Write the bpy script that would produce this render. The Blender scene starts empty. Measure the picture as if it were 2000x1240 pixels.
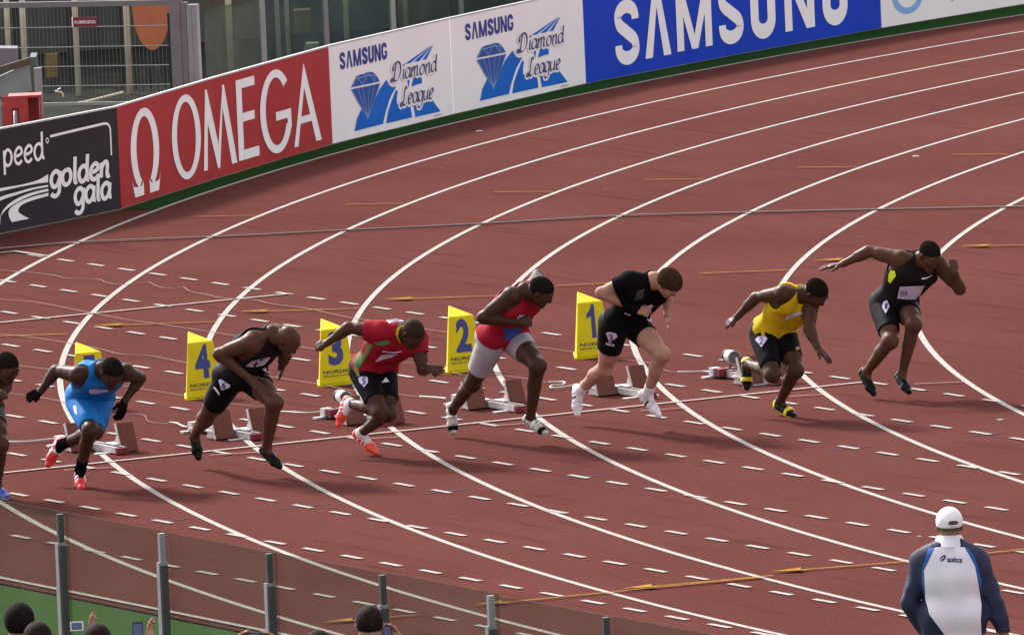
import bpy, bmesh, math, random
import numpy as np
from mathutils import Vector, Matrix

random.seed(7); rng = np.random.default_rng(7)
S = bpy.context.scene
COL = S.collection
A3 = lambda *v: np.array(v, float)

# ------------------------------------------------------------------ camera
FPX = 25498.14                       # focal length in pixels of a 2000 px wide picture
CAM = A3(92.442, -53.825, 12.072)
PAN, TILT, ROLL = 2.64153424, 0.10626669, -0.04293795
cw = A3(math.cos(TILT)*math.cos(PAN), math.cos(TILT)*math.sin(PAN), -math.sin(TILT))
_rt = A3(math.sin(PAN), -math.cos(PAN), 0); _up = np.cross(_rt, cw)
cr = math.cos(ROLL)*_rt + math.sin(ROLL)*_up
cu = -math.sin(ROLL)*_rt + math.cos(ROLL)*_up
cd = bpy.data.cameras.new('camera'); cam = bpy.data.objects.new('camera', cd); COL.objects.link(cam)
cd.sensor_fit = 'HORIZONTAL'; cd.sensor_width = 36.0; cd.lens = FPX/2000*36.0
cd.clip_start = 1.0; cd.clip_end = 3000
m = Matrix.Identity(4)
for i in range(3):
    m[i][0], m[i][1], m[i][2], m[i][3] = cr[i], cu[i], -cw[i], CAM[i]
cam.matrix_world = m
S.camera = cam

# ------------------------------------------------------------------ sky, sun, exposure
SUN_EL, SUN_AZ = math.radians(40), math.radians(186)   # direction towards the light, azimuth from +x
W = bpy.data.worlds.new('World'); S.world = W; W.use_nodes = True
wn = W.node_tree.nodes; wl = W.node_tree.links
sky = wn.new('ShaderNodeTexSky'); sky.sky_type = 'NISHITA'; sky.sun_disc = False
sky.sun_elevation = SUN_EL; sky.sun_rotation = math.pi/2 - SUN_AZ
sky.air_density = 1.0; sky.dust_density = 3.0; sky.ozone_density = 1.0
hs = wn.new('ShaderNodeHueSaturation'); hs.inputs['Saturation'].default_value = 0.08
wl.new(sky.outputs['Color'], hs.inputs['Color'])
wl.new(hs.outputs['Color'], wn['Background'].inputs['Color'])
wn['Background'].inputs['Strength'].default_value = 0.15
sl = bpy.data.lights.new('sun', 'SUN'); sl.energy = 2.6; sl.angle = math.radians(8); sl.color = (1.0, 0.94, 0.88)
so = bpy.data.objects.new('sun', sl); COL.objects.link(so)
sd = Vector((math.cos(SUN_EL)*math.cos(SUN_AZ), math.cos(SUN_EL)*math.sin(SUN_AZ), math.sin(SUN_EL)))
so.rotation_euler = sd.to_track_quat('Z', 'Y').to_euler(); so.location = (0, 0, 30)
S.render.engine = 'CYCLES'
S.view_settings.view_transform = 'Standard'; S.view_settings.look = 'None'
S.view_settings.exposure = 1.28; S.view_settings.gamma = 1.0; S.view_settings.use_curve_mapping = False

# ------------------------------------------------------------------ helpers
def ray(u, v):
    return ((u-1000)/FPX)*cr + ((620-v)/FPX)*cu + cw
def gnd(u, v, z=0.0):
    d = ray(u, v); return CAM + d*((z-CAM[2])/d[2])
def atd(u, v, dep):
    return CAM + ray(u, v)*dep
def pix(P):
    d = np.asarray(P, float)-CAM; z = d@cw
    return 1000+FPX*(d@cr)/z, 620-FPX*(d@cu)/z
def colbase(u, dep):
    v = 300
    for _ in range(25):
        P = atd(u, v, dep); v = pix(A3(P[0], P[1], 0))[1]
    return A3(P[0], P[1], 0)
def zat(G, v):
    lo, hi = -3, 12
    for _ in range(50):
        mid = (lo+hi)/2
        if pix(A3(G[0], G[1], mid))[1] > v: lo = mid
        else: hi = mid
    return mid
def unit(v):
    v = np.asarray(v, float); return v/max(np.linalg.norm(v), 1e-9)

def tag(o, label=None, cat=None, group=None, kind=None):
    if label: o['label'] = label
    if cat: o['category'] = cat
    if group: o['group'] = group
    if kind: o['kind'] = kind
    return o
def empty(name, loc, label, cat, group=None):
    o = bpy.data.objects.new(name, None); COL.objects.link(o); o.location = tuple(loc)
    o.empty_display_size = 0.2
    return tag(o, label, cat, group)
def link(name, me, mat, parent=None, smooth=False):
    if mat is not None and len(me.materials) == 0: me.materials.append(mat)
    if smooth: me.polygons.foreach_set('use_smooth', np.ones(len(me.polygons), bool))
    o = bpy.data.objects.new(name, me); COL.objects.link(o)
    if parent is not None:
        o.parent = parent
        o.matrix_parent_inverse = Matrix.Translation(parent.location).inverted() if parent.parent is None else Matrix.Identity(4)
        # world coordinates are baked in the mesh; sub-parts inherit the same inverse chain
    return o
def mk(name, V, F, mat, parent=None, smooth=False):
    me = bpy.data.meshes.new(name)
    me.from_pydata([tuple(map(float, p)) for p in V], [], [tuple(map(int, f)) for f in F])
    me.update()
    return link(name, me, mat, parent, smooth)

class MB:
    """collects boxes, tubes and plates in world coordinates and links them as one mesh"""
    def __init__(s): s.V = []; s.F = []
    def add(s, V, F):
        o = len(s.V); s.V += [tuple(map(float, p)) for p in V]; s.F += [tuple(i+o for i in f) for f in F]; return s
    def hexa(s, c8):
        return s.add(c8, [(0,3,2,1),(4,5,6,7),(0,1,5,4),(1,2,6,5),(2,3,7,6),(3,0,4,7)])
    def obox(s, c, ex, ey, ez):
        c, ex, ey, ez = map(lambda q: np.asarray(q, float), (c, ex, ey, ez))
        return s.hexa([c-ex-ey-ez, c+ex-ey-ez, c+ex+ey-ez, c-ex+ey-ez, c-ex-ey+ez, c+ex-ey+ez, c+ex+ey+ez, c-ex+ey+ez])
    def box(s, x0, x1, y0, y1, z0, z1):
        return s.obox(A3((x0+x1)/2, (y0+y1)/2, (z0+z1)/2), A3((x1-x0)/2,0,0), A3(0,(y1-y0)/2,0), A3(0,0,(z1-z0)/2))
    def bar(s, a, b, w, h, upv=(0,0,1)):
        a, b = np.asarray(a, float), np.asarray(b, float); d = b-a; L = np.linalg.norm(d); e = d/L
        sv = unit(np.cross(e, upv)); uv = np.cross(sv, e)
        return s.obox((a+b)/2, e*L/2, sv*w/2, uv*h/2)
    def tube(s, pts, rad, n=8, close=True):
        pts = [np.asarray(p, float) for p in pts]; rr = rad if hasattr(rad, '__len__') else [rad]*len(pts)
        V = []; F = []; ref = None
        for i, p in enumerate(pts):
            t = unit(pts[min(i+1, len(pts)-1)]-pts[max(i-1, 0)])
            if ref is None:
                ref = np.cross(t, A3(0,0,1)) if abs(t[2]) < .9 else np.cross(t, A3(1,0,0))
            ref = unit(ref - t*(ref@t)); b = np.cross(t, ref)
            for k in range(n):
                a = 2*math.pi*k/n; V.append(p + rr[i]*(math.cos(a)*ref + math.sin(a)*b))
        for i in range(len(pts)-1):
            for k in range(n):
                F.append((i*n+k, i*n+(k+1) % n, (i+1)*n+(k+1) % n, (i+1)*n+k))
        if close:
            F.append(tuple(range(n-1, -1, -1))); F.append(tuple((len(pts)-1)*n+k for k in range(n)))
        return s.add(V, F)
    def prism(s, poly, off):
        """flat polygon (3d points) extruded by the vector off"""
        n = len(poly); P = [np.asarray(p, float) for p in poly]
        return s.add(P+[p+off for p in P], [tuple(range(n-1, -1, -1)), tuple(range(n, 2*n))] + [(i, (i+1) % n, n+(i+1) % n, n+i) for i in range(n)])
    def build(s, name, mat, parent=None, smooth=False):
        return mk(name, s.V, s.F, mat, parent, smooth)

MATS = {}
def mat(name, col, rough=.6, var=.12, scale=30., bump=0., bscale=None, spec=.4, metal=0., col2=None, emit=None, coat=0., stretch=None):
    if name in MATS: return MATS[name]
    M = bpy.data.materials.new(name); M.use_nodes = True; n = M.node_tree.nodes; l = M.node_tree.links
    b = n['Principled BSDF']; b.inputs['Roughness'].default_value = rough; b.inputs['Metallic'].default_value = metal
    b.inputs['Specular IOR Level'].default_value = spec; b.inputs['Coat Weight'].default_value = coat
    tc = n.new('ShaderNodeTexCoord'); mp = n.new('ShaderNodeMapping'); l.new(tc.outputs['Object'], mp.inputs['Vector'])
    if stretch: mp.inputs['Scale'].default_value = stretch
    nz = n.new('ShaderNodeTexNoise'); nz.inputs['Scale'].default_value = scale; nz.inputs['Detail'].default_value = 5
    l.new(mp.outputs['Vector'], nz.inputs['Vector'])
    mx = n.new('ShaderNodeMix'); mx.data_type = 'RGBA'
    c = np.array(col[:3], float)
    c2 = np.array(col2[:3], float) if col2 is not None else c*(1+var)
    mx.inputs['A'].default_value = (*(np.clip(c*(1-var), 0, 1)), 1); mx.inputs['B'].default_value = (*np.clip(c2, 0, 1), 1)
    rp = n.new('ShaderNodeMapRange'); rp.inputs['From Min'].default_value = .3; rp.inputs['From Max'].default_value = .7
    l.new(nz.outputs['Fac'], rp.inputs['Value']); l.new(rp.outputs['Result'], mx.inputs['Factor'])
    l.new(mx.outputs['Result'], b.inputs['Base Color'])
    if bump:
        bn = n.new('ShaderNodeTexNoise'); bn.inputs['Scale'].default_value = bscale or scale*2; bn.inputs['Detail'].default_value = 4
        l.new(mp.outputs['Vector'], bn.inputs['Vector'])
        bp = n.new('ShaderNodeBump'); bp.inputs['Strength'].default_value = bump; bp.inputs['Distance'].default_value = .01
        l.new(bn.outputs['Fac'], bp.inputs['Height']); l.new(bp.outputs['Normal'], b.inputs['Normal'])
    MATS[name] = M; return M
def glass_mat(name, tint, haze, hazecol, gloss=.06):
    M = bpy.data.materials.new(name); M.use_nodes = True; n = M.node_tree.nodes; l = M.node_tree.links
    n.remove(n['Principled BSDF']); out = n['Material Output']
    tr = n.new('ShaderNodeBsdfTransparent'); tr.inputs['Color'].default_value = (*tint, 1)
    df = n.new('ShaderNodeBsdfDiffuse'); df.inputs['Color'].default_value = (*hazecol, 1)
    gl = n.new('ShaderNodeBsdfGlossy'); gl.inputs['Roughness'].default_value = .08
    nz = n.new('ShaderNodeTexNoise'); nz.inputs['Scale'].default_value = 2.2; nz.inputs['Detail'].default_value = 6
    tc = n.new('ShaderNodeTexCoord'); l.new(tc.outputs['Object'], nz.inputs['Vector'])
    rp = n.new('ShaderNodeMapRange'); rp.inputs['From Min'].default_value = .3; rp.inputs['From Max'].default_value = .75
    rp.inputs['To Min'].default_value = haze*.6; rp.inputs['To Max'].default_value = haze*1.5
    l.new(nz.outputs['Fac'], rp.inputs['Value'])
    m1 = n.new('ShaderNodeMixShader'); l.new(rp.outputs['Result'], m1.inputs['Fac'])
    l.new(tr.outputs[0], m1.inputs[1]); l.new(df.outputs[0], m1.inputs[2])
    m2 = n.new('ShaderNodeMixShader'); m2.inputs['Fac'].default_value = gloss
    l.new(m1.outputs[0], m2.inputs[1]); l.new(gl.outputs[0], m2.inputs[2]); l.new(m2.outputs[0], out.inputs['Surface'])
    return M

# base materials
def track_material():
    M = bpy.data.materials.new('track_rubber'); M.use_nodes = True; n = M.node_tree.nodes; l = M.node_tree.links
    b = n['Principled BSDF']; b.inputs['Roughness'].default_value = 1.0; b.inputs['Specular IOR Level'].default_value = 0.0
    tc = n.new('ShaderNodeTexCoord')
    def noise(scale, detail=5, stretch=None):
        mp = n.new('ShaderNodeMapping'); l.new(tc.outputs['Object'], mp.inputs['Vector'])
        if stretch: mp.inputs['Scale'].default_value = stretch
        z = n.new('ShaderNodeTexNoise'); z.inputs['Scale'].default_value = scale; z.inputs['Detail'].default_value = detail
        l.new(mp.outputs['Vector'], z.inputs['Vector']); return z.outputs['Fac']
    def mix(a, bb, fac, lo, hi):
        rp = n.new('ShaderNodeMapRange'); rp.inputs['From Min'].default_value = lo; rp.inputs['From Max'].default_value = hi
        l.new(fac, rp.inputs['Value'])
        x = n.new('ShaderNodeMix'); x.data_type = 'RGBA'; l.new(rp.outputs['Result'], x.inputs['Factor'])
        for k, v in (('A', a), ('B', bb)):
            if isinstance(v, tuple): x.inputs[k].default_value = (*v, 1)
            else: l.new(v, x.inputs[k])
        return x.outputs['Result']
    big = mix((.072,.0255,.0225), (.098,.0355,.0315), noise(.35, 3), .35, .65)
    grain = mix((.046,.0160,.0143), (.126,.0465,.0415), noise(70, 2), .32, .68)
    x = n.new('ShaderNodeMix'); x.data_type = 'RGBA'; x.inputs['Factor'].default_value = .5
    l.new(big, x.inputs['A']); l.new(grain, x.inputs['B'])
    streak = mix(x.outputs['Result'], (.052,.0185,.0168), noise(2.2, 4, (.25, 3.0, 1)), .56, .86)
    scuff = mix(streak, (.138,.056,.050), noise(5.5, 4, (.5, 1.6, 1)), .64, .92)
    l.new(scuff, b.inputs['Base Color'])
    bp = n.new('ShaderNodeBump'); bp.inputs['Strength'].default_value = .35; bp.inputs['Distance'].default_value = .004
    l.new(noise(220, 2), bp.inputs['Height']); l.new(bp.outputs['Normal'], b.inputs['Normal'])
    return M
M_track = track_material()
M_white = mat('white_line_paint', (.315,.290,.272), .85, .22, 22., spec=0.)
M_faint = mat('worn_line_paint', (.24,.16,.145), .85, .15, 12., spec=0.)
M_yel = mat('yellow_line_paint', (.27,.145,.032), .85, .3, 12., spec=0.)
M_blue = mat('blue_tick_paint', (.10,.065,.11), .8, .15, 20., spec=0.)
M_conc = mat('dark_concrete', (.034,.036,.031), .95, .25, 1.7, .2, 14., spec=0.)
M_steel = mat('galvanised_steel', (.30,.29,.29), .45, .10, 14., metal=.35)

# ------------------------------------------------------------------ ground
LW = 1.22; R0 = 40.645; XC, YC = 15.985, 38.204
BPX = [(0,458),(237,410),(428,349),(650,283),(886,225),(1145,165),(1421,112),(1722,57),(2000,10)]
BG = [gnd(*p) for p in BPX]
def arc_pts(Rad, a0, a1, n):
    return [A3(XC+Rad*math.cos(math.radians(a0+(a1-a0)*i/n)), YC+Rad*math.sin(math.radians(a0+(a1-a0)*i/n)), 0) for i in range(n+1)]
dirL = unit(BG[0]-BG[1]); LEFT_END = BG[0] + dirL*13.4
more = arc_pts(np.hypot(BG[-1][0]-XC, BG[-1][1]-YC), math.degrees(math.atan2(BG[-1][1]-YC, BG[-1][0]-XC)), -200, 12)[1:]
OUT = [LEFT_END] + BG + more

def sheet(name, poly, z, mat_, kind='structure', parent=None):
    bm = bmesh.new(); vs = [bm.verts.new((float(p[0]), float(p[1]), z)) for p in poly]; f = bm.faces.new(vs)
    bmesh.ops.recalc_face_normals(bm, faces=[f])
    if f.normal.z < 0: f.normal_flip()
    bmesh.ops.triangulate(bm, faces=bm.faces[:])
    me = bpy.data.meshes.new(name); bm.to_mesh(me); bm.free()
    o = link(name, me, mat_, parent)
    if kind and parent is None: o['kind'] = kind
    return o
sheet('ground', [(-400,-400),(400,-400),(400,400),(-400,400)], -.012, M_conc)
track_poly = [(-10.2,-11.12),(70,-11.12),(70,75)] + [(XC-10, 75)] + [tuple(p[:2]) for p in OUT[::-1][:-1]]
track = sheet('running_track', track_poly, 0.0, M_track)
M_grass = mat('short_artificial_grass', (.036,.080,.027), .95, .22, 40., .5, 300., col2=(.056,.112,.038), spec=0.)
M_grass2 = mat('dark_edge_turf', (.020,.052,.016), .95, .25, 30., .5, 200., spec=0.)
sheet('grass_verge', [(-60,-11.16),(70,-11.16),(70,-16.0),(-60,-16.0)], -.004, M_grass)
strip_out = [b for b in BG[1:]] + more
def ribbon(name, pts_in, pts_out, z, mat_, parent=None):
    V = [(p[0], p[1], z) for p in pts_in] + [(p[0], p[1], z) for p in pts_out]; n = len(pts_in)
    F = [(i+1, i, n+i, n+i+1) for i in range(n-1)]
    o = mk(name, V, F, mat_, parent)
    # make sure it looks up
    me = o.data
    if me.polygons[0].normal.z < 0: me.flip_normals()
    return o
def resample(pts, n):
    P = np.array(pts); d = np.r_[0, np.cumsum(np.linalg.norm(np.diff(P, axis=0), axis=1))]
    t = np.linspace(0, d[-1], n); return np.stack([np.interp(t, d, P[:, k]) for k in range(P.shape[1])], -1)
so_ = resample(strip_out, 80)
si_ = []
for p in so_:
    a = math.atan2(p[1]-YC, p[0]-XC); si_.append(A3(XC+49.225*math.cos(a), YC+49.225*math.sin(a), 0))
o = ribbon('turf_strip', si_, so_, .004, M_grass2); o['kind'] = 'structure'

def stroke(name, pts, w, mat_, z=.004, parent=track):
    P = np.array([p[:2] for p in pts], float); n = len(P)
    T = np.gradient(P, axis=0) if n > 2 else np.repeat((P[1]-P[0])[None], 2, 0)
    T /= np.linalg.norm(T, axis=1)[:, None]; Nn = np.stack([-T[:, 1], T[:, 0]], -1)
    return ribbon(name, P+Nn*w/2, P-Nn*w/2, z, mat_, parent)
# lane lines of the bend, running on as the lines of the straight
for k in range(-3, 8):
    Rk = R0+LW*k
    pts = arc_pts(Rk, -200, -90, 240)
    pts += [A3(x, YC-Rk, 0) for x in np.linspace(XC+1, 68, 40)]
    stroke('lane_line', pts, .052, M_white, .004)
# dashed lines of the sprint straight carried back into the bend
DP = .6143
for r in range(0, 9):
    V = []; F = []
    for j in range(-25, 25):
        if r == 8 and j < 3: continue
        x0 = j*DP; x1 = x0+.30; y = -LW*r
        o_ = len(V); V += [(x0, y-.026, .008), (x1, y-.026, .008), (x1, y+.026, .008), (x0, y+.026, .008)]; F.append((o_, o_+1, o_+2, o_+3))
    mk('dashed_lane_line', V, F, M_white, track)
stroke('lane_line', [(-14, -LW*8), (1.75, -LW*8)], .05, M_white, .008)
stroke('edge_line', [(-10.1, -LW*9-.03), (68, -LW*9-.03)], .055, M_white, .012)
stroke('start_line', [(0.0, .02), (0.0, -LW*9)], .05, M_white, .012)
stroke('start_line', [(-10.2, .02), (-10.2, -LW*9)], .05, M_white, .012)
stroke('start_line', [(-15.72, .04), (-15.72, -1.9)], .05, M_white, .012)
stroke('lane_line', [(-15.72, .03), (-15.05, .03)], .05, M_white, .016)
for a, b in [((.255,-7.57),(.412,-7.2)), ((.289,-6.28),(.416,-5.88)), ((.25,-4.95),(.40,-4.60)), ((.32,-3.66),(.44,-3.27)), ((.36,-2.36),(.47,-2.0)), ((.42,-1.12),(.53,-.74)), ((.49,.147),(.69,.51))]:
    stroke('relay_mark', [a, b], .03, M_faint, .016)
# yellow arrows and ticks
def arrow(px0, px1, w=.029, head=True):
    a, b = gnd(*px0), gnd(*px1); stroke('arrow_line', [a, b], w, M_yel, .016)
    if head:
        d = unit(b-a); nrm = A3(-d[1], d[0], 0)
        V = [a-d*.02, a+d*.24+nrm*.10, a+d*.20, a+d*.24-nrm*.075]; V = [(p[0], p[1], .020) for p in V]
        o = mk('arrow_head', V, [(0,3,2,1)], M_yel, track)
        if o.data.polygons[0].normal.z < 0: o.data.flip_normals()
for a, b in [((188,639),(392,632)), ((472,612),(705,605)), ((754,588),(980,580)), ((1595,512),(1840,502)), ((1882,484),(2100,479)), ((635,1219),(820,1203)), ((930,1185),(1490,1130)), ((1222,1153),(1510,1127)), ((1512,1120),(1790,1098))]:
    arrow(a, b)
for a, b in [((0,659),(132,655)), ((392,632),(425,631)), ((1085,561),(1300,550)), ((1365,537),(1540,530)), ((1790,1098),(2100,1065)),
             ((380,426),(498,424)), ((675,402),(790,400)), ((965,378),(1080,377)), ((1260,354),(1375,352)), ((1557,330),(1672,329)), ((1858,305),(1968,304))]:
    arrow(a, b, .024 if b[1] < 450 else .030, False)
for px in [(1895,847),(1635,873),(1374,901),(1113.5,929.6),(847,957),(573,986),(297,1015)]:
    p = gnd(px[0]+24, px[1]+3); stroke('blue_tick', [p-A3(.0,.2,0), p+A3(.0,.22,0)], .02, M_blue, .0055)

# ------------------------------------------------------------------ strokes for lettering
def cat(pts, n=8, closed=False):
    P = [np.asarray(p, float) for p in pts]; out = []
    N = len(P)
    for i in range(N if closed else N-1):
        g = lambda k: P[k % N] if closed else P[min(max(k, 0), N-1)]
        p0, p1, p2, p3 = g(i-1), g(i), g(i+1), g(i+2)
        for s in range(n):
            t = s/n; out.append(.5*((2*p1)+(p2-p0)*t+(2*p0-5*p1+4*p2-p3)*t*t+(3*p1-p0-3*p2+p3)*t**3))
    out.append(P[0] if closed else P[-1]); return out
def pen(pts, w, nib=None, thin=.3, closed=False, taper=0.):
    """2d ribbon around a skeleton; nib angle gives thick and thin strokes"""
    P = np.array(pts, float)
    T = np.gradient(P, axis=0)
    if closed: T[0] = T[-1] = P[1]-P[-2]
    ln = np.linalg.norm(T, axis=1); ln[ln < 1e-9] = 1; T /= ln[:, None]; Nn = np.stack([-T[:, 1], T[:, 0]], -1)
    ww = np.full(len(P), w)
    if nib is not None: ww = w*(thin+(1-thin)*np.abs(T[:, 0]*math.sin(nib)-T[:, 1]*math.cos(nib)))
    if taper:
        t = np.linspace(0, 1, len(P)); ww = ww*np.clip(np.minimum(t, 1-t)/taper+.35, 0, 1)
    A, B = P+Nn*ww[:, None]/2, P-Nn*ww[:, None]/2; n = len(P)
    return np.vstack([A, B]), [(i, i+1, n+i+1, n+i) for i in range(n-1)]
def poly_pen(pts, w):
    """straight strokes with mitred corners"""
    P = [np.asarray(p, float) for p in pts]; n = len(P); A = []; B = []
    for i in range(n):
        d0 = unit(P[i]-P[i-1]) if i > 0 else unit(P[1]-P[0]); d1 = unit(P[i+1]-P[i]) if i < n-1 else d0
        n0 = A3(-d0[1], d0[0]); n1 = A3(-d1[1], d1[0]); mt = unit(n0+n1); k = min(1/max(mt@n0, .35), 2.2)
        A.append(P[i]+mt*k*w/2); B.append(P[i]-mt*k*w/2)
    return np.array(A+B), [(i, i+1, n+i+1, n+i) for i in range(n-1)]
# skeletons, x-height 1
GL = {
 'a': (.95, [[(.80,.78),(.62,.98),(.38,1.0),(.12,.78),(.06,.42),(.20,.08),(.42,.0),(.64,.16),(.80,.48)]], [[(.84,1.0),(.80,.35),(.86,.08),(1.0,.05)]]),
 'd': (.98, [[(.80,.78),(.62,.98),(.38,1.0),(.12,.78),(.06,.42),(.20,.08),(.42,.0),(.64,.16),(.80,.48)]], [[(.84,1.75),(.80,.35),(.86,.08),(1.0,.05)]]),
 'e': (.85, [[(.10,.50),(.45,.52),(.74,.66),(.70,.92),(.46,1.02),(.18,.80),(.07,.44),(.18,.10),(.44,-.02),(.74,.16)]], []),
 'g': (.95, [[(.80,.78),(.62,.98),(.38,1.0),(.12,.78),(.06,.42),(.20,.08),(.42,.0),(.64,.16),(.80,.48)]], [[(.84,1.0),(.82,.2),(.78,-.35),(.55,-.60),(.25,-.58),(.08,-.42)]]),
 'i': (.42, [], [[(.18,1.0),(.16,.25),(.24,.04),(.40,.08)]]),
 'l': (.45, [], [[(.2,1.75),(.2,.25),(.26,.04),(.42,.06)]]),
 'm': (1.45, [[(.16,.55),(.34,.92),(.52,1.0),(.62,.80),(.60,.0)], [(.62,.60),(.82,.94),(1.0,1.0),(1.10,.80),(1.08,.2),(1.16,.03),(1.35,.08)]], [[(.16,1.0),(.14,.0)]]),
 'n': (.98, [[(.16,.55),(.36,.92),(.58,1.0),(.70,.80),(.68,.2),(.76,.03),(.92,.08)]], [[(.16,1.0),(.14,.0)]]),
 'o': (.92, [[(.45,1.0),(.16,.84),(.06,.46),(.20,.08),(.44,.0),(.70,.16),(.82,.54),(.70,.90),(.45,1.0)]], []),
 'p': (.98, [[(.18,.55),(.34,.90),(.56,1.0),(.80,.80),(.86,.50),(.76,.14),(.50,.0),(.28,.1),(.18,.36)]], [[(.16,1.0),(.16,-.55)]]),
 'u': (1.0, [[(.14,1.0),(.12,.34),(.22,.04),(.44,.02),(.64,.22),(.76,.55)]], [[(.80,1.0),(.76,.25),(.84,.04),(.98,.08)]]),
 'D': (1.75, [[(.62,1.78),(.50,.9),(.38,.18),(.10,-.05),(-.12,.08),(.0,.30),(.35,.08),(.75,-.02),(1.20,.25),(1.45,.95),(1.25,1.65),(.75,1.88),(.25,1.65),(.10,1.25),(.25,1.0)]], []),
 'L': (1.2, [[(.95,1.55),(.85,1.80),(.65,1.72),(.58,1.2),(.45,.35),(.15,-.05),(-.10,.05),(.0,.28),(.35,.10),(.75,-.05),(1.05,.2)]], []),
}
def word(txt, w, nib=None, thin=.3, gap=.08, dense=7, bold_caps=True):
    x = 0; V = []; F = []; lay = []; k = 0
    for ch in txt:
        if ch == ' ': x += .55; continue
        adv, curves, stems = GL[ch]
        for st in curves+stems:
            sk = cat(st, dense); v, f = pen(sk, w, nib, thin)
            o = len(V); V += [(p[0]+x, p[1]) for p in v]; F += [tuple(i+o for i in q) for q in f]; lay += [k % 5]*len(v); k += 1
        if ch == 'i':
            o = len(V); V += [(x+.12,1.28),(x+.28,1.28),(x+.32,1.5),(x+.16,1.5)]; F.append((o,o+1,o+2,o+3)); lay += [0]*4
        x += adv+gap
    return np.array(V), F, lay, x-gap
# block capitals in a unit box, given as skeletons
def caps(ch, w, bw, bh):
    """bold condensed capital in a box bw x bh; w is the stem width as a share of bw"""
    out = []; t = w*bw; a = t/2; hx = bw/2; yt = t*.46
    def ell(cx, cy, rx, ry, d0, d1, n=14):
        return [(cx+rx*math.cos(math.radians(d)), cy+ry*math.sin(math.radians(d))) for d in np.linspace(d0, d1, n)]
    R = hx-a; Q = min(R*1.05, bh*.2)
    if ch == 'S':
        Q = min(R*.85, bh*.165); yu, yl = bh-yt-Q, yt+Q
        top = [(bw-a, yu-.05*bh)]+ell(hx, yu, R, Q, 0, 180)
        mid = cat([(a, yu), (a+.07*bw, yu-(yu-yl)*.24), (hx, bh*.5), (bw-a-.07*bw, yl+(yu-yl)*.24), (bw-a, yl)], 7)
        out.append(pen(top+mid[1:-1]+ell(hx, yl, R, Q, 0, -180)+[(a, yl+.05*bh)], t))
    elif ch == 'U':
        out.append(pen([(a, bh), (a, bh*.6)]+ell(hx, yt+Q, R, Q, 180, 360)+[(bw-a, bh*.6), (bw-a, bh)], t))
    elif ch == 'G':
        out.append(pen([(bw-a, bh*.70)]+ell(hx, bh-yt-Q, R, Q, 0, 180)+[(a, bh*.5)]+ell(hx, yt+Q, R, Q, 180, 360)+[(bw-a, bh*.46)], t))
        out.append(poly_pen([(hx+.04*bw, bh*.45), (bw, bh*.45)], bh*.09))
    else:
        V = []; F = []
        if ch == 'A': raw = [([(0,0),(w*.95,0),(.5,.80),(.5,1),(.5-w*.55,1)], [(0,1,2,3,4)]), ([(1,0),(1-w*.95,0),(.5,.80),(.5,1),(.5+w*.55,1)], [(4,3,2,1,0)])]
        elif ch == 'M': raw = [([(0,0),(w*.72,0),(w*.72,1),(0,1),(1-w*.72,0),(1,0),(1,1),(1-w*.72,1)], [(0,1,2,3),(4,5,6,7)]),
                               ([(.02,1),(w*.82,1),(.5+w*.32,0),(.5-w*.32,0)], [(0,3,2,1)]), ([(.98,1),(1-w*.82,1),(.5-w*.32,0),(.5+w*.32,0)], [(0,1,2,3)])]
        else: raw = [([(0,0),(w*.9,0),(w*.9,1),(0,1),(1-w*.9,0),(1,0),(1,1),(1-w*.9,1)], [(0,1,2,3),(4,5,6,7)]), ([(.02,1),(w*1.05,1),(.98,0),(1-w*1.05,0)], [(0,3,2,1)])]
        for v, f in raw: out.append((np.array(v)*A3(bw, bh), f))
    return out

class Print:
    """flat print on a vertical panel: local s along, z up; every stroke sits a hair above the last"""
    def __init__(s, a, e, n, lift=.004): s.a, s.e, s.n, s.lift, s.V, s.F, s.k = a, e, n, lift, [], [], 0
    def put(s, V, F, lay=None):
        o = len(s.V)
        for i, p in enumerate(V):
            l = s.lift+.0005*((s.k if lay is None else lay[i]) % 9)
            b_ = getattr(s, 'prev', None)       # print that runs on over the joint to the board before
            if b_ and p[0] < 0: s.V.append(b_[0].a+b_[0].e*(b_[1]+p[0])+A3(0,0,1)*p[1]+b_[0].n*l)
            else: s.V.append(s.a+s.e*p[0]+A3(0,0,1)*p[1]+s.n*l)
        s.F += [tuple(i+o for i in f) for f in F]; s.k += 1
    def poly(s, pts):
        s.put(pts, [tuple(range(len(pts)))])
    def letter(s, ch, box, w):
        for V, F in caps(ch, w, box[1]-box[0], box[3]-box[2]):
            s.put(np.array(V)+A3(box[0], box[2]), F)
    def text(s, W, x0, y0, width, xh, shear=0.):
        V, F, lay, adv = W; V = np.array(V, float); k = width/adv
        X = np.stack([x0+V[:, 0]*k+V[:, 1]*xh*shear, y0+V[:, 1]*xh], -1); s.put(X, F, lay); s.k += 3
    def build(s, name, mat_, parent):
        o = mk(name, s.V, s.F, mat_, parent)
        bm = bmesh.new(); bm.from_mesh(o.data); bmesh.ops.triangulate(bm, faces=[f for f in bm.faces if len(f.verts) > 4])
        for f in bm.faces:
            f.normal_update()
            if Vector(tuple(s.n)).dot(f.normal) < 0: f.normal_flip()
        bm.to_mesh(o.data); bm.free(); return o
def font_mesh(txt, bold=0.0, res=3):
    c = bpy.data.curves.new('lettering', 'FONT'); c.body = txt; c.size = 1; c.resolution_u = res; c.offset = bold
    ob = bpy.data.objects.new('lettering_tmp', c); COL.objects.link(ob)
    dg = bpy.context.evaluated_depsgraph_get(); dg.update()
    me = bpy.data.meshes.new_from_object(ob.evaluated_get(dg))
    V = np.array([v.co[:2] for v in me.vertices]); F = [tuple(p.vertices) for p in me.polygons]
    bpy.data.objects.remove(ob); bpy.data.meshes.remove(me); bpy.data.curves.remove(c)
    lo, hi = V.min(0), V.max(0)
    return (V-lo)/(hi-lo), F          # unit box

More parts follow.
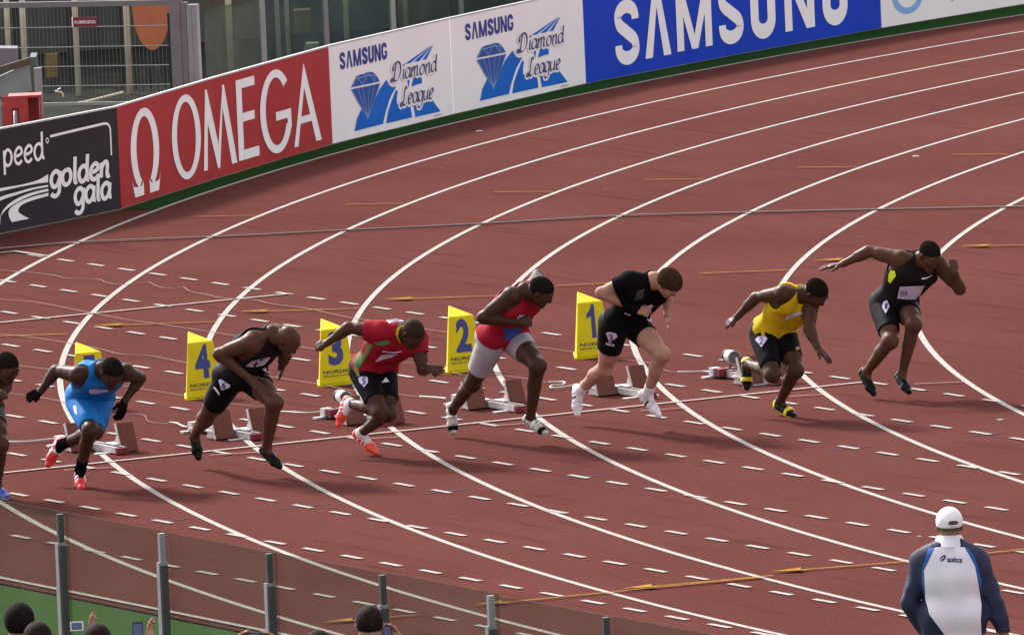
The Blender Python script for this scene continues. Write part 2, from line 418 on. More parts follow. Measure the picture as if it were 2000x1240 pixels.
# ------------------------------------------------------------------ advertising boards
M_bwhite = mat('white_board_vinyl', (.88,.82,.85), .5, .03, 2.2, .05, 3., spec=.15)
M_bred = mat('red_board_vinyl', (.40,.028,.032), .5, .05, 2.2, .05, 3., spec=.15)
M_bblack = mat('black_board_vinyl', (.034,.026,.034), .6, .12, 2.2, spec=.1)
M_bblue = mat('blue_board_vinyl', (.008,.050,.50), .5, .05, 2.2, spec=.12)
M_pwhite = mat('white_print', (.90,.85,.88), .5, .03, 5., spec=.15)
M_navy = mat('navy_print', (.050,.052,.28), .5, .06, 5., spec=.1)
M_road = mat('bright_blue_print', (.008,.13,.58), .5, .10, 2., spec=.1)
M_dia = mat('diamond_blue_print', (.02,.20,.62), .4, .5, 5., col2=(.05,.08,.40), spec=.15)
M_pale = mat('pale_facet_print', (.22,.38,.68), .5, .1, 5.)
M_lblue = mat('light_blue_print', (.22,.42,.76), .5, .08, 3.)
M_trim = mat('aluminium_trim', (.55,.54,.55), .4, .05, 9., metal=.3)
M_backing = mat('board_backing', (.20,.19,.19), .7, .1, 6.)
HB = .985
def board(i, name, label, m_, a=None, b=None):
    a = BG[i] if a is None else a; b = BG[i+1] if b is None else b
    e = unit(b-a); L = np.linalg.norm(b-a); n = np.cross(e, A3(0,0,1))
    if n@(CAM-a) < 0: n = -n
    root = empty(name, a, label, 'advertising board', 'advertising boards along the outside of the bend')
    g = .006
    MB().obox((a+b)/2+A3(0,0,HB/2+.004)-n*.012, e*(L/2-g), n*.012, A3(0,0,HB/2-.008)).build('panel', m_, root)
    MB().obox((a+b)/2+A3(0,0,HB+.006)-n*.012, e*(L/2-g), n*.016, A3(0,0,.008)).build('top_trim', M_trim, root)
    for t in (.15, .5, .85):
        q = a+e*L*t-n*.045; MB().tube([q+A3(0,0,.02), q+A3(0,0,HB*.8), q-n*.55+A3(0,0,.02)], .014, 6).build('brace', M_steel, root)
    return root, Print(a, e, n), L
# black board
rt_, pr, L = board(0, 'black_board', 'black board with white road logo and the words golden gala', M_bblack, a=BG[1]-unit(BG[1]-BG[0])*3.0)
sh = 3.0-np.linalg.norm(BG[1]-BG[0])
X = lambda s: s+sh
pr.text(word('peed', .20, gap=.10), X(.10), .632, .74, .148)
pr.text(word('n', .20, gap=.10), X(-.115), .632, .165, .148)
pr.put(*pen([(X(.90)+.022*math.cos(t), .797+.022*math.sin(t)) for t in np.linspace(0, 6.3, 14)], .012))
pr.put(*pen([(X(.963),.830),(X(1.4),.842),(X(1.93),.853)]+cat([(X(1.96),.852),(X(2.01),.838),(X(2.040),.80),(X(2.045),.76)], 5)+[(X(2.045),.66),(X(2.043),.538)], .024))
pr.text(word('golden', .30, gap=.06), X(.925), .345, 1.08, .142, .10)
pr.text(word('gala', .30, gap=.06), X(1.34), .140, .66, .142, .10)
def road_band(p0, p1):
    A_, B_ = np.array(cat(p0, 8)), np.array(cat(p1, 8)); n = len(A_); pr.put(np.vstack([A_, B_]), [(i, i+1, n+i+1, n+i) for i in range(n-1)])
road_band([(X(.893),.477),(X(.70),.440),(X(.40),.428),(X(.04),.434),(X(-.4),.43)], [(X(.887),.401),(X(.70),.408),(X(.40),.410),(X(.04),.405),(X(-.4),.40)])
road_band([(X(.885),.376),(X(.60),.378),(X(.30),.366),(X(.04),.352),(X(-.4),.29)], [(X(.884),.358),(X(.60),.358),(X(.30),.340),(X(.04),.318),(X(-.4),.25)])
road_band([(X(.883),.340),(X(.60),.335),(X(.35),.310),(X(.15),.262),(X(.03),.19),(X(.0),.09)], [(X(.882),.318),(X(.60),.308),(X(.35),.276),(X(.12),.222),(X(-.01),.15),(X(-.04),.09)])
road_band([(X(.880),.300),(X(.60),.292),(X(.36),.268),(X(.20),.228),(X(.158),.17),(X(.208),.094)], [(X(.878),.272),(X(.66),.264),(X(.46),.248),(X(.36),.22),(X(.345),.17),(X(.52),.094)])
pr.build('lettering', M_pwhite, rt_)
# red boards (the word runs across both)
LR1 = np.linalg.norm(BG[2]-BG[1])
def ring(pr, c, ro, ri, a0, a1, n=48, shift=0.):
    t = np.radians(np.linspace(a0, a1, n)); A_ = np.stack([c[0]+ro[0]*np.cos(t), c[1]+ro[1]*np.sin(t)], -1); B_ = np.stack([c[0]+shift+ri[0]*np.cos(t), c[1]+ri[1]*np.sin(t)], -1)
    pr.put(np.vstack([A_, B_]), [(i, i+1, n+i+1, n+i) for i in range(n-1)])
r1, p1, _ = board(1, 'red_board', 'red board with a white omega symbol and the letter O beside the black board', M_bred)
ring(p1, (.742,.50), (.41,.405), (.245,.325), -60, 240)
p1.poly([(.328,.250),(.372,.178),(.45,.168),(.60,.168),(.66,.205),(.66,.075),(.40,.075)])
p1.poly([(.83,.075),(.83,.205),(.89,.168),(1.04,.168),(1.115,.178),(1.158,.250),(1.09,.075)])
ring(p1, (1.952,.502), (.425,.412), (.275,.342), 0, 360)
p1.poly([(2.42,.118),(2.535,.118),(2.60,.60),(2.555,.90)]); p1.poly([(2.545,.90),(2.605,.90),(2.874,.36),(2.874,.10),(2.84,.10),(2.545,.66)])
p1.build('lettering', M_pwhite, r1)
r2, p2, _ = board(2, 'red_board', 'red board with the white letters EGA next to a white logo board', M_bred)
p2.poly([(.004,.105),(.035,.105),(.225,.90),(.195,.90),(.004,.30)]); p2.poly([(.180,.90),(.235,.90),(.515,.105),(.365,.105),(.175,.66)])
for b in [(.56,.715,.112,.905),(.715,1.085,.815,.905),(.715,1.05,.485,.570),(.715,1.135,.112,.208)]: p2.poly([(b[0],b[2]),(b[1],b[2]),(b[1],b[3]),(b[0],b[3])])
ring(p2, (1.66,.493), (.46,.415), (.30,.335), 42, 335, 52); p2.poly([(1.64,.40),(2.075,.40),(2.075,.485),(1.64,.485)]); p2.poly([(1.975,.26),(2.075,.30),(2.075,.40),(1.965,.40)])
p2.poly([(2.135,.085),(2.25,.085),(2.50,.69),(2.49,.885)]); p2.poly([(2.48,.885),(2.50,.885),(2.925,.085),(2.765,.085),(2.475,.66)]); p2.poly([(2.30,.30),(2.70,.30),(2.66,.37),(2.34,.37)])
p2.build('lettering', M_pwhite, r2)
# white logo boards
def logo_board(i, label, s0):
    rt, pr, L = board(i, 'logo_board', label, M_bwhite)
    K = 1.0
    def mk_(): q = Print(pr.a+pr.e*s0, pr.e, pr.n); return q
    q = mk_(); x = .25
    for ch, w_ in zip('SAMSUNG', (.128,.145,.185,.128,.128,.14,.135)):
        q.letter(ch, (x, x+w_, .728, .898), .30 if ch in 'SUG' else .27); x += w_+.026
    q.build('lettering', M_navy, rt)
    q = mk_()
    q.poly([(.53,.082),(.60,.20),(.70,.275),(.76,.30),(.853,.165),(1.17,.44),(1.35,.52),(1.41,.455),(1.50,.43),(1.58,.43),(1.42,.33),(1.30,.20),(1.22,.085)])
    q.poly([(1.30,.082),(1.36,.20),(1.46,.30),(1.58,.40),(1.61,.37),(1.58,.31),(1.58,.255),(1.64,.225),(1.75,.23),(1.90,.225),(1.935,.08)])
    q.poly([(2.02,.076),(1.98,.21),(2.02,.21),(2.06,.155),(2.12,.155),(2.18,.18),(2.22,.215),(2.36,.21),(2.44,.21),(2.64,.07)])
    q.poly([(1.985,.44),(2.02,.475),(2.12,.475),(2.21,.47),(2.215,.40),(2.10,.40),(1.96,.39)]); q.poly([(1.86,.465),(1.91,.463),(1.88,.385)])
    for a_, b_ in (((1.81,1.95),(2.44,2.465)), ((2.03,2.17),(2.475,2.495)), ((2.25,2.34),(2.505,2.522))):
        q.poly([(a_[0],.635),(a_[1],.632),(b_[1],.757),(b_[0],.754)])
    q.build('road_print', M_road, rt)
    q = mk_(); q.lift = .0045
    q.poly([(.487,.527),(.53,.555),(.625,.625),(.75,.636),(.82,.632),(.90,.642),(1.02,.630),(1.09,.60),(1.15,.555),(1.186,.520),(.84,.522)])
    q.poly([(.487,.508),(.84,.503),(1.192,.500),(1.05,.34),(.853,.179),(.66,.345)]); q.build('diamond_print', M_dia, rt)
    q = mk_(); q.lift = .006
    for a_, b_ in [((.487,.510),(.853,.185)),((.64,.505),(.853,.185)),((.76,.505),(.853,.185)),((.92,.503),(.853,.185)),((1.05,.502),(.853,.185)),((1.185,.502),(.853,.185)),
                   ((.62,.62),(.76,.53)),((.76,.53),(.90,.635)),((.90,.635),(1.05,.53)),((1.05,.53),(1.08,.60)),((.53,.535),(.62,.62)),((.62,.60),(.90,.61)),((.90,.61),(1.10,.59))]:
        q.put(*poly_pen([a_, b_], .009))
    q.build('facet_line', M_pale, rt)
    # white halo under the script, then the script itself
    q = mk_(); q.lift = .0065; q.text(word('Diamond', .62, gap=.02), 1.46, .490, 1.11, .100, .22); q.text(word('League', .62, gap=.02), 1.66, .225, .80, .100, .22); q.build('white_outline', M_bwhite, rt)
    q = mk_(); q.lift = .0115; q.text(word('Diamond', .20, math.radians(35), .25, gap=.02), 1.46, .490, 1.11, .100, .22); q.text(word('League', .20, math.radians(35), .25, gap=.02), 1.66, .225, .80, .100, .22)
    q.build('lettering', mat('script_navy_print', (.045,.038,.19), .5, .06, 5.), rt)
    q = mk_()
    for k in range(9): q.poly([(2.47+.022*k,.030),(2.485+.022*k,.030),(2.485+.022*k,.046),(2.47+.022*k,.046)])
    q.build('small_print', mat('grey_print', (.5,.48,.5), .5, .05, 5.), rt)
logo_board(3, 'white diamond logo board next to the red boards', 0.0)
logo_board(4, 'white diamond logo board next to the bright blue board', .10)
# blue boards
r5, p5, _ = board(5, 'blue_board', 'blue board with the big white letters SAM beside a logo board', M_bblue)
p5.letter('S', (.62,1.12,.125,.80), .285); p5.letter('A', (1.23,1.77,.145,.80), .30); p5.letter('M', (1.90,2.64,.155,.80), .27)
p5.build('lettering', M_pwhite, r5)
r6, p6, _ = board(6, 'blue_board', 'blue board with the big white letters SUNG beside the plain white board', M_bblue)
p6.prev = (p5, np.linalg.norm(BG[6]-BG[5])); p6.letter('S', (-.16,.345,.135,.80), .285); p6.letter('U', (.495,1.0,.13,.80), .32); p6.letter('N', (1.19,1.80,.155,.80), .27); p6.letter('G', (1.97,2.49,.135,.80), .32)
p6.build('lettering', M_pwhite, r6)
r7, p7, _ = board(7, 'white_board', 'white board with a light blue ring at the far right', M_bwhite)
ring(p7, (.53,.33), (.31,.215), (.21,.145), 150, 350); p7.poly([(1.385,.172),(1.43,.172),(1.43,.21),(1.385,.21)]); p7.build('ring_print', M_lblue, r7)['kind'] = 'stuff'
a8 = BG[8]+unit(BG[8]-BG[7])*.0; b8 = a8+A3(-1.05,2.75,0)
board(7, 'white_board', 'plain white board beyond the light blue ring board', M_bwhite, a8, b8)
bl = BG[1]-unit(BG[1]-BG[0])*3.0
board(0, 'black_board', 'plain black board at the far left end of the row', M_bblack, bl-unit(BG[1]-BG[0])*3.0, bl)
#PART2
# ------------------------------------------------------------------ lane number boxes
M_box = mat('yellow_plastic', (.58,.46,.006), .5, .07, 6., .04, 9., spec=.12)
M_num = mat('blue_number_print', (.022,.028,.17), .5, .06, 9.)
M_dprint = mat('dark_print', (.07,.055,.03), .6, .1, 9.)
def face_text(quad, n, txt, box, mat_, parent, name, bold=.0, lift=.003):
    V, F = font_mesh(txt, bold) if txt != '1' else (np.array([(.52,0),(1,0),(1,1),(.62,1),(.52,.9),(.30,.80),(0,.74),(0,.58),(.52,.66)]), [(0,1,2,3,4,8),(4,5,6,7,8)]); BL, BR, TR, TL = quad; out = []
    for x, y in V:
        u = box[0]+(box[1]-box[0])*x; v = box[2]+(box[3]-box[2])*y
        out.append((BL*(1-u)+BR*u)*(1-v)+(TL*(1-u)+TR*u)*v+n*lift)
    o = mk(name, out, F, mat_, parent)
    if len(o.data.polygons) and Vector(tuple(n)).dot(o.data.polygons[0].normal) < 0: o.data.flip_normals()
    return o
for num, bl, where in [('1', (1115,702), 'behind the fair skinned runner in black'), ('2', (863,730), 'behind the runner in grey shorts'), ('3', (613,756), 'behind the runner in red and green'),
                       ('4', (353,782), 'behind the bald runner in black'), ('5', (133,803), 'hidden partly by the runner in blue')]:
    g = gnd(bl[0]+9, bl[1]); xf, y0 = g[0]+.02, g[1]; y1 = y0+.345; ym = (y0+y1)/2
    root = empty('lane_number_box', (xf-.15, ym, 0), 'yellow lane box number %s %s' % ({'1':'one','2':'two','3':'three','4':'four','5':'five'}[num], where), 'lane marker', 'yellow lane number boxes')
    zb, zt, za = .02, .465, .545
    b = [A3(xf,y0,zb), A3(xf,y1,zb), A3(xf-.34,ym,zb)]
    t = [A3(xf-.085,y0+.078,zt), A3(xf-.085,y1-.022,zt), A3(xf-.285,y0+.19,za)]
    bm = bmesh.new(); vs = [bm.verts.new(tuple(p)) for p in b+t]
    for f in ((0,1,4,3),(1,2,5,4),(2,0,3,5),(3,4,5),(2,1,0)): bm.faces.new([vs[i] for i in f])
    bmesh.ops.bevel(bm, geom=bm.edges[:], offset=.009, segments=2, affect='EDGES', profile=.6)
    me = bpy.data.meshes.new('shell'); bm.to_mesh(me); bm.free(); link('shell', me, M_box, root)
    c = sum(b)/3; fl = [c+(p-c)*1.13 for p in b]
    MB().prism([A3(p[0],p[1],.001) for p in fl], A3(0,0,.019)).build('base_flange', M_box, root)
    quad = (b[0], b[1], t[1], t[0]); n = unit(np.cross(b[1]-b[0], t[0]-b[0])); n = n if n[0] > 0 else -n
    face_text(quad, n, num, (.33 if num == '1' else .27, .62 if num == '1' else .75, .33, .955), M_num, root, 'number', .045)
    face_text(quad, n, 'NORDIC', (.10, .93, .185, .250), M_dprint, root, 'lettering', .025)
    face_text(quad, n, 'SPORT.COM', (.11, .91, .122, .160), M_dprint, root, 'lettering', .01)
    q2 = (b[1], b[2], t[2], t[1]); n2 = unit(np.cross(q2[1]-q2[0], q2[3]-q2[0])); n2 = n2 if n2@(q2[0]-c) > 0 else -n2
    face_text(q2, n2, num, (.3,.7,.35,.88), M_num, root, 'number', .03)

# ------------------------------------------------------------------ starting blocks
M_alu = mat('block_white_metal', (.44,.40,.40), .45, .22, 30.)
M_pad = mat('brown_rubber_pad', (.150,.058,.046), .9, .2, 60., .3, 200., spec=.06)
M_dred = mat('dark_red_plastic', (.16,.012,.022), .5, .1, 20.)
M_blk = mat('black_plastic', (.014,.013,.014), .45, .15, 20.)
M_gry = mat('grey_speaker_mesh', (.10,.095,.10), .5, .2, 120., .4, 200.)
M_wcable = mat('white_cable', (.42,.39,.36), .5, .04, 9.)
WHO = ['with speaker, behind the yellow singlet runner', 'between the legs of the fair skinned runner in black', 'between the legs of the runner in grey shorts', 'with speaker, behind the runner in red and green', 'between the legs of the bald runner in black', 'under the runner in blue']
for n_ in range(6):
    yc = -LW*(n_+.5); root = empty('starting_block', (-.85, yc, 0), 'white starting block with brown pads '+WHO[n_], 'starting block', 'starting blocks behind the start line')
    rail = MB().box(-1.30, -.43, yc-.045, yc+.045, .012, .048).box(-1.30, -.43, yc-.045, yc-.030, .048, .062).box(-1.30, -.43, yc+.030, yc+.045, .048, .062).build('rail', M_alu, root)
    tm = MB()
    for k in range(28): tm.box(-1.24+k*.029, -1.228+k*.029, yc-.029, yc+.029, .048, .061)
    o = tm.build('rail_teeth', M_gry, root); o['kind'] = 'stuff'
    MB().box(-.43, -.395, yc-.05, yc+.05, .008, .056).build('rail_end', M_dred, root)
    MB().box(-1.36, -1.301, yc-.20, yc+.20, .004, .02).build('rear_foot', M_alu, root)
    MB().box(-.60, -.54, yc-.16, yc+.16, .001, .011).build('front_foot', M_alu, root)
    MB().box(-1.345, -1.27, yc-.135, yc-.058, .022, .09).build('transmitter', M_alu, root)
    MB().box(-1.29, -1.20, yc-.052, yc-.046, .02, .09).box(-1.259, -1.20, yc-.12, yc-.052, .022, .085).build('clamp', M_dred, root)
    PADX = [(-.58,-.50),(-.86,-.77),(-.86,-.66),(-.69,-.50),(-.65,-.54),(-.83,-.50)][n_]
    for side, x0 in ((-1, PADX[0]), (1, PADX[1])):
        ya, yb = yc+side*.16-.085, yc+side*.16+.085
        if side > 0: ya, yb = yc+.048, yc+.20
        else: ya, yb = yc-.24, yc-.062
        fb, ft = A3(x0, 0, .012), A3(x0-.090, 0, .232); up_ = ft-fb; nrm = unit(A3(up_[2], 0, -up_[0]))
        pts = lambda y, th: None
        def slab(ya_, yb_, t0, t1, o0, o1):
            c8 = []
            for tt in (t0, t1):
                for yy, oo in ((ya_, o0), (ya_, o1), (yb_, o1), (yb_, o0)):
                    p = fb+up_*tt+nrm*oo; c8.append(A3(p[0], yy, p[2]))
            return c8
        MB().hexa(slab(ya+.004, yb-.004, 0, 1, -.004, .006)).build('foot_pad', M_pad, root)
        MB().hexa(slab(ya, yb, .02, .985, -.026, -.0045)).build('pad_plate', M_alu, root)
        MB().hexa(slab(ya-.006, ya+.002, .22, 1.02, -.022, .0035)).build('pad_edge', M_alu, root)
        for yy in (ya+.01, yb-.022):
            MB().prism([A3(x0-.03, yy, .014), A3(x0-.19, yy, .014), A3(x0-.10, yy, .15)], A3(0,.012,0)).build('gusset', M_alu, root)
        MB().box(x0-.21, x0-.035, min(ya, yc), max(yb, yc), .063, .075).build('pad_bracket', M_alu, root)
    if n_ in (0, 3):
        c = A3(-1.22, yc+.02, .175); ax = unit(A3(.97,-.02,-.10)); sv = unit(np.cross(ax, A3(0,0,1))); uv = np.cross(sv, ax)
        ringp = [(-.055,.045),(-.05,.052),(.0,.055),(.035,.060),(.045,.062),(.045,.052)]
        sp = MB(); V = []; F = []; K = 20
        for d, r_ in ringp:
            for k in range(K): a = 2*math.pi*k/K; V.append(c+ax*d+r_*(math.cos(a)*sv+math.sin(a)*uv))
        for i in range(len(ringp)-1):
            for k in range(K): F.append((i*K+k, i*K+(k+1) % K, (i+1)*K+(k+1) % K, (i+1)*K+k))
        F.append(tuple(range(K))); sp.add(V, F); sb = sp.build('speaker', M_alu, root, True)
        V = []; F = []
        for d, r_ in ((.0465,.0585),(.040,.050),(.030,.030),(.040,.012)):
            for k in range(K): a = 2*math.pi*k/K; V.append(c+ax*d+r_*(math.cos(a)*sv+math.sin(a)*uv))
        for i in range(3):
            for k in range(K): F.append((i*K+k, i*K+(k+1) % K, (i+1)*K+(k+1) % K, (i+1)*K+k))
        F.append(tuple(3*K+k for k in range(K))); MB().add(V, F).build('speaker_cone', M_gry, sb, True)
        MB().tube([c-ax*.056, c-ax*.075], .054, 18).build('speaker_back', M_blk, sb, True)
        MB().tube([c-uv*.05, A3(c[0]-.01, c[1]-.02, .085)], .012, 8).build('speaker_stem', M_dred, root)
        MB().box(c[0]-.06, c[0]+.04, c[1]-.06, c[1]+.03, .076, .086).build('speaker_mount', M_dred, root)

# ------------------------------------------------------------------ cables on the track
M_cab = mat('dusty_cable', (.22,.125,.11), .7, .1, 9., spec=.1); M_gcab = mat('grey_cable', (.27,.225,.21), .6, .1, 9., spec=.2); M_cabshadow = mat('cable_shadow', (.04,.022,.02), .6, .1, 9., spec=.1)
def cable(name, px, rad, m_, label, dy=0, group=None):
    P = [gnd(u, v+dy) for u, v in px]; P = cat(P, 6)
    o = MB().tube([A3(p[0], p[1], rad+.014) for p in P], rad, 6).build(name, m_, None, True)
    tag(o, label, 'cable', group); return o
big = [(-150,500),(0,489),(130,478),(300,470),(480,463),(700,452),(950,440),(1200,425),(1500,417),(1750,412),(2000,407),(2200,404)]
cable('thick_cable', big, .0058, M_gcab, 'thick pale grey cable lying right across the bend')
cable('cable_shadow', [(u, v+2.5+1.2*math.sin(u*.006)) for u, v in big], .0045, M_cabshadow, 'dark line added as the shadow of the pale grey cable across the bend')  # dark tube added to draw the pale cable's shadow, no second cable
CB = [([(-60,525),(0,531),(60,536),(105,541),(130,547),(190,549),(210,556),(240,559),(270,558),(290,555),(310,564),(340,567),(358,564),(372,573),(400,578),(430,585),(470,588),(500,590),(530,597),(560,601),(600,606),(650,617),(690,625),(760,634),(840,648),(870,652),(960,668),(1050,681),(1114,690),(1201,703),(1269,713),(1298,727),(1324,731)], [(1324,731),(1350,731),(1375,730),(1394,732)], 'wavy one at the back, ending at the rightmost block'),
      ([(-60,580),(0,588),(70,594),(170,613),(250,628),(310,636),(400,650),(470,661),(560,676),(640,690),(768,710),(840,716),(900,735),(960,735),(1020,742),(1072,751)], [(1072,751),(1102,751),(1098,756),(1078,758),(1076,762),(1090,762),(1122,757)], 'curling beside the fair skinned runner'),
      ([(-60,648),(0,656),(50,661),(131,673),(192,684),(235,695),(296,699),(357,711),(430,722),(520,738),(610,752),(700,768),(770,773),(820,779)], [(820,779),(850,781),(872,783)], 'ending at the block of the runner in grey shorts'),
      ([(-60,708),(40,718),(110,728),(170,742),(235,756),(357,776),(444,791),(520,799)], [(520,808),(560,809),(600,811),(638,808)], 'ending at the block with speaker behind the red shirt'),
      ([(-60,760),(0,770),(60,777),(120,788),(170,806),(218,813),(262,813),(283,815),(287,824),(300,829),(331,832)], [(331,830),(345,831),(360,838),(380,838)], 'ending at the block of the bald runner')]
for thin, thick, where in CB:
    cable('thin_cable', thin, .0034, M_cab, 'thin dusty cable, the '+where if where.startswith('wavy') else 'thin dusty cable '+where, group='thin cables to the blocks')
    cable('white_cable', thick, .0075, M_wcable, 'short white cable end, the '+where if where.startswith('wavy') else 'short white cable '+where, group='white cable ends at the blocks')
cable('white_cable', [(-40,866),(20,868),(60,867),(105,862),(140,860)], .0085, M_wcable, 'white cable leading to the leftmost block from the left edge', group='white cable ends at the blocks')
for px, s_ in [((181,416),.03),((1788,306),.04),((935,257),.04),((238,474),.02),((1953,820),.03),((1795,1048),.02)]:
    g = gnd(*px); MB().add([(g[0]-s_,g[1]-s_*.4,.003),(g[0]+s_*.5,g[1]-s_,.003),(g[0]+s_,g[1]+s_*.6,.003),(g[0]-s_*.2,g[1]+s_,.006),(g[0],g[1],.012)],[(0,1,4),(1,2,4),(2,3,4),(3,0,4)]).build('litter_scrap', M_white, track)

# ------------------------------------------------------------------ glass fence in front of the stand
M_glass = glass_mat('fence_glass', (.76,.77,.73), .055, (.30,.28,.26), .025)
M_post = mat('grey_post_metal', (.24,.235,.24), .5, .08, 12.); M_postd = mat('dark_post_edge', (.05,.05,.053), .5, .1, 12.)
FY, FH = -16.22, 2.0
PX = [(107,1000),(318,1036),(533,1075),(752,1117),(980,1155),(1217,1196)]
xs = [gnd(u, v, FH)[0] for u, v in PX]; xs = [xs[0]-1.43*2, xs[0]-1.43]+xs+[xs[-1]+1.43*k for k in range(1, 7)]
fence = empty('glass_fence', (xs[0], FY, 0), 'clear glass fence on grey posts between spectators and track', 'fence')
for i, x in enumerate(xs):
    pst = MB().box(x-.020, x+.020, FY-.075, FY-.015, 0, 1.80).build('post', M_post, fence)
    MB().box(x+.0205, x+.036, FY-.07, FY-.02, 0, 1.78).build('post_edge', M_postd, pst)
    MB().box(x-.036, x-.0205, FY-.07, FY-.02, 0, 1.52).build('post_sleeve', M_post, pst)
    MB().box(x-.014, x+.014, FY-.06, FY-.02, 1.801, 1.985).build('post_clip', M_postd if i % 3 else M_post, pst)
    if i < len(xs)-1:
        MB().box(x, xs[i+1], FY-.006+.014*(i % 2), FY+.006+.014*(i % 2), .12, 1.985+.004*((i*7) % 3)).build('glass_pane', M_glass, fence)
MB().box(xs[0]-.05, xs[-1]+.05, FY-.05, FY+.05, .0, .10).build('base_rail', M_post, fence)

# ------------------------------------------------------------------ yard behind the boards
M_cream = mat('cream_painted_steel', (.60,.52,.42), .6, .15, 7.); M_pur = mat('mauve_grey_paint', (.165,.145,.155), .6, .10, 9.)
M_wall = mat('grey_green_concrete', (.070,.074,.063), .9, .28, 3.5, .15, 20., spec=.1, stretch=(1,1,.25)); M_dark = mat('dark_gap', (.02,.021,.02), .8, .2, 5.)
M_org = mat('orange_fabric', (.50,.135,.055), .7, .08, 6.); M_sign = mat('maroon_sign', (.17,.012,.03), .5, .08, 9.)
M_redcab = mat('red_cabinet_paint', (.34,.035,.033), .5, .12, 8.); M_teal = mat('pale_teal_panel', (.19,.22,.215), .5, .12, 5.); M_brown = mat('brown_weathered_paint', (.085,.062,.050), .8, .25, 9.)
M_och = mat('ochre_plastic', (.16,.11,.035), .6, .2, 9.); M_bluep = mat('blue_tap_paint', (.03,.06,.35), .4, .1, 9.); M_gg = glass_mat('green_tinted_glass', (.60,.68,.60), .12, (.17,.20,.165), .015)
def vpost(name, u, dep, z1, w, m_, label, catg, group=None, z0=0., parent=None, rnd=False):
    g = colbase(u, dep); b = MB()
    if rnd: b.tube([g+A3(0,0,z0), g+A3(0,0,z1)], w/2, 12)
    else: b.obox(g+A3(0,0,(z0+z1)/2), _rt*w/2, unit(np.cross(_rt, A3(0,0,1)))*w/2*.8, A3(0,0,(z1-z0)/2))
    o = b.build(name, m_, parent, rnd)
    if parent is None: tag(o, label, catg, group)
    return o
# stand wall built of ribbed concrete panels
wl0, wl1 = colbase(-500, 141.5), colbase(1500, 146); we = unit(wl1-wl0); wL = np.linalg.norm(wl1-wl0); wnrm = np.cross(we, A3(0,0,1)); wnrm = wnrm if wnrm@(CAM-wl0) > 0 else -wnrm
wall = empty('stand_wall', wl0, 'grey green concrete stand wall behind the boards', 'wall')
npan = int(wL/.62)
for i in range(npan):
    c = wl0+we*(i+.5)*wL/npan; MB().obox(c+A3(0,0,2.0)-wnrm*(.10+.012*((i*5) % 3)), we*(wL/npan/2-.012), wnrm*.1, A3(0,0,2.0)).build('wall_panel', M_wall, wall)
MB().obox((wl0+wl1)/2+A3(0,0,2.0)-wnrm*.4, we*wL/2, wnrm*.1, A3(0,0,2.0)).build('wall_core', M_dark, wall)
# mesh gate
ge = A3(math.cos(math.radians(44)), math.sin(math.radians(44)), 0); g1 = colbase(356, 131); gL = 3.0; g0 = g1-ge*gL; gn = np.cross(ge, A3(0,0,1)); gn = gn if gn@(CAM-g1) > 0 else -gn
gate = empty('mesh_gate', g0, 'grey welded mesh gate with a thick top rail behind the black board', 'gate')
ztop = zat(g1, 5)
MB().bar(g0+A3(0,0,ztop), g1+A3(0,0,ztop), .05, .055).build('top_rail', M_pur, gate)
for v in (56, 95, 133, 171): z = zat(g1, v-6); MB().tube([g0+A3(0,0,z), g1+A3(0,0,z)], .0055, 6).build('wire', M_steel, gate)
z = zat(g1, 200); MB().bar(g0+A3(0,0,z), g1+A3(0,0,z), .03, .03).build('lower_rail', M_steel, gate)
vw = MB()
for k in range(1, 74): p = g0+ge*gL*k/74; vw.bar(p+A3(0,0,.1), p+A3(0,0,ztop-.03), .0026, .0026, ge)
o = vw.build('upright_wires', M_pur, gate); o['kind'] = 'stuff'
MB().obox(g1+A3(0,0,ztop/2+.02), ge*.055, gn*.05, A3(0,0,ztop/2+.04)).build('gate_post', M_pur, gate)
MB().obox(g1+ge*.087+A3(0,0,ztop/2), ge*.03, gn*.04, A3(0,0,ztop/2)).build('gate_post', M_cream if False else M_pur, gate)
MB().obox(g1+ge*.15+A3(0,0,ztop/2-.012), ge*.026, gn*.045, A3(0,0,ztop/2-.012)).build('gate_post', M_post, gate)
MB().obox(g1+ge*.205+A3(0,0,ztop/2-.012), ge*.026, gn*.045, A3(0,0,ztop/2-.012)).build('gate_post', M_post, gate)
MB().obox(g1-ge*.075+A3(0,0,ztop/2-.05), ge*.012, gn*.03, A3(0,0,ztop/2-.05)).build('gate_leaf_edge', M_dark, gate)
# small sign on the gate
c = atd(166, 43.5, 130.7); sg = empty('exit_sign', c, 'small maroon sign with white lettering on the mesh gate', 'sign')
sq = [c-ge*.128-A3(0,0,.048), c+ge*.128-A3(0,0,.048), c+ge*.128+A3(0,0,.048), c-ge*.128+A3(0,0,.048)]
MB().prism(sq, gn*.008).build('plate', M_sign, sg); face_text([p+gn*.008 for p in sq], gn, 'IN EMERGENZA', (.09,.96,.34,.66), M_pwhite, sg, 'lettering', .01)
MB().obox(c-ge*.130+gn*.004, ge*.006, gn*.007, A3(0,0,.05)).build('sign_edge', M_pwhite, sg)
# orange oval
c = atd(294, 10, 136.5); el = [c+_rt*.195*math.cos(a)+A3(0,0,1)*.475*math.sin(a) for a in np.linspace(0, 2*math.pi, 40)[:-1]]
tag(MB().prism(el, -gn*.03).build('orange_oval', M_org), 'orange oval hanging behind the mesh gate', 'banner')
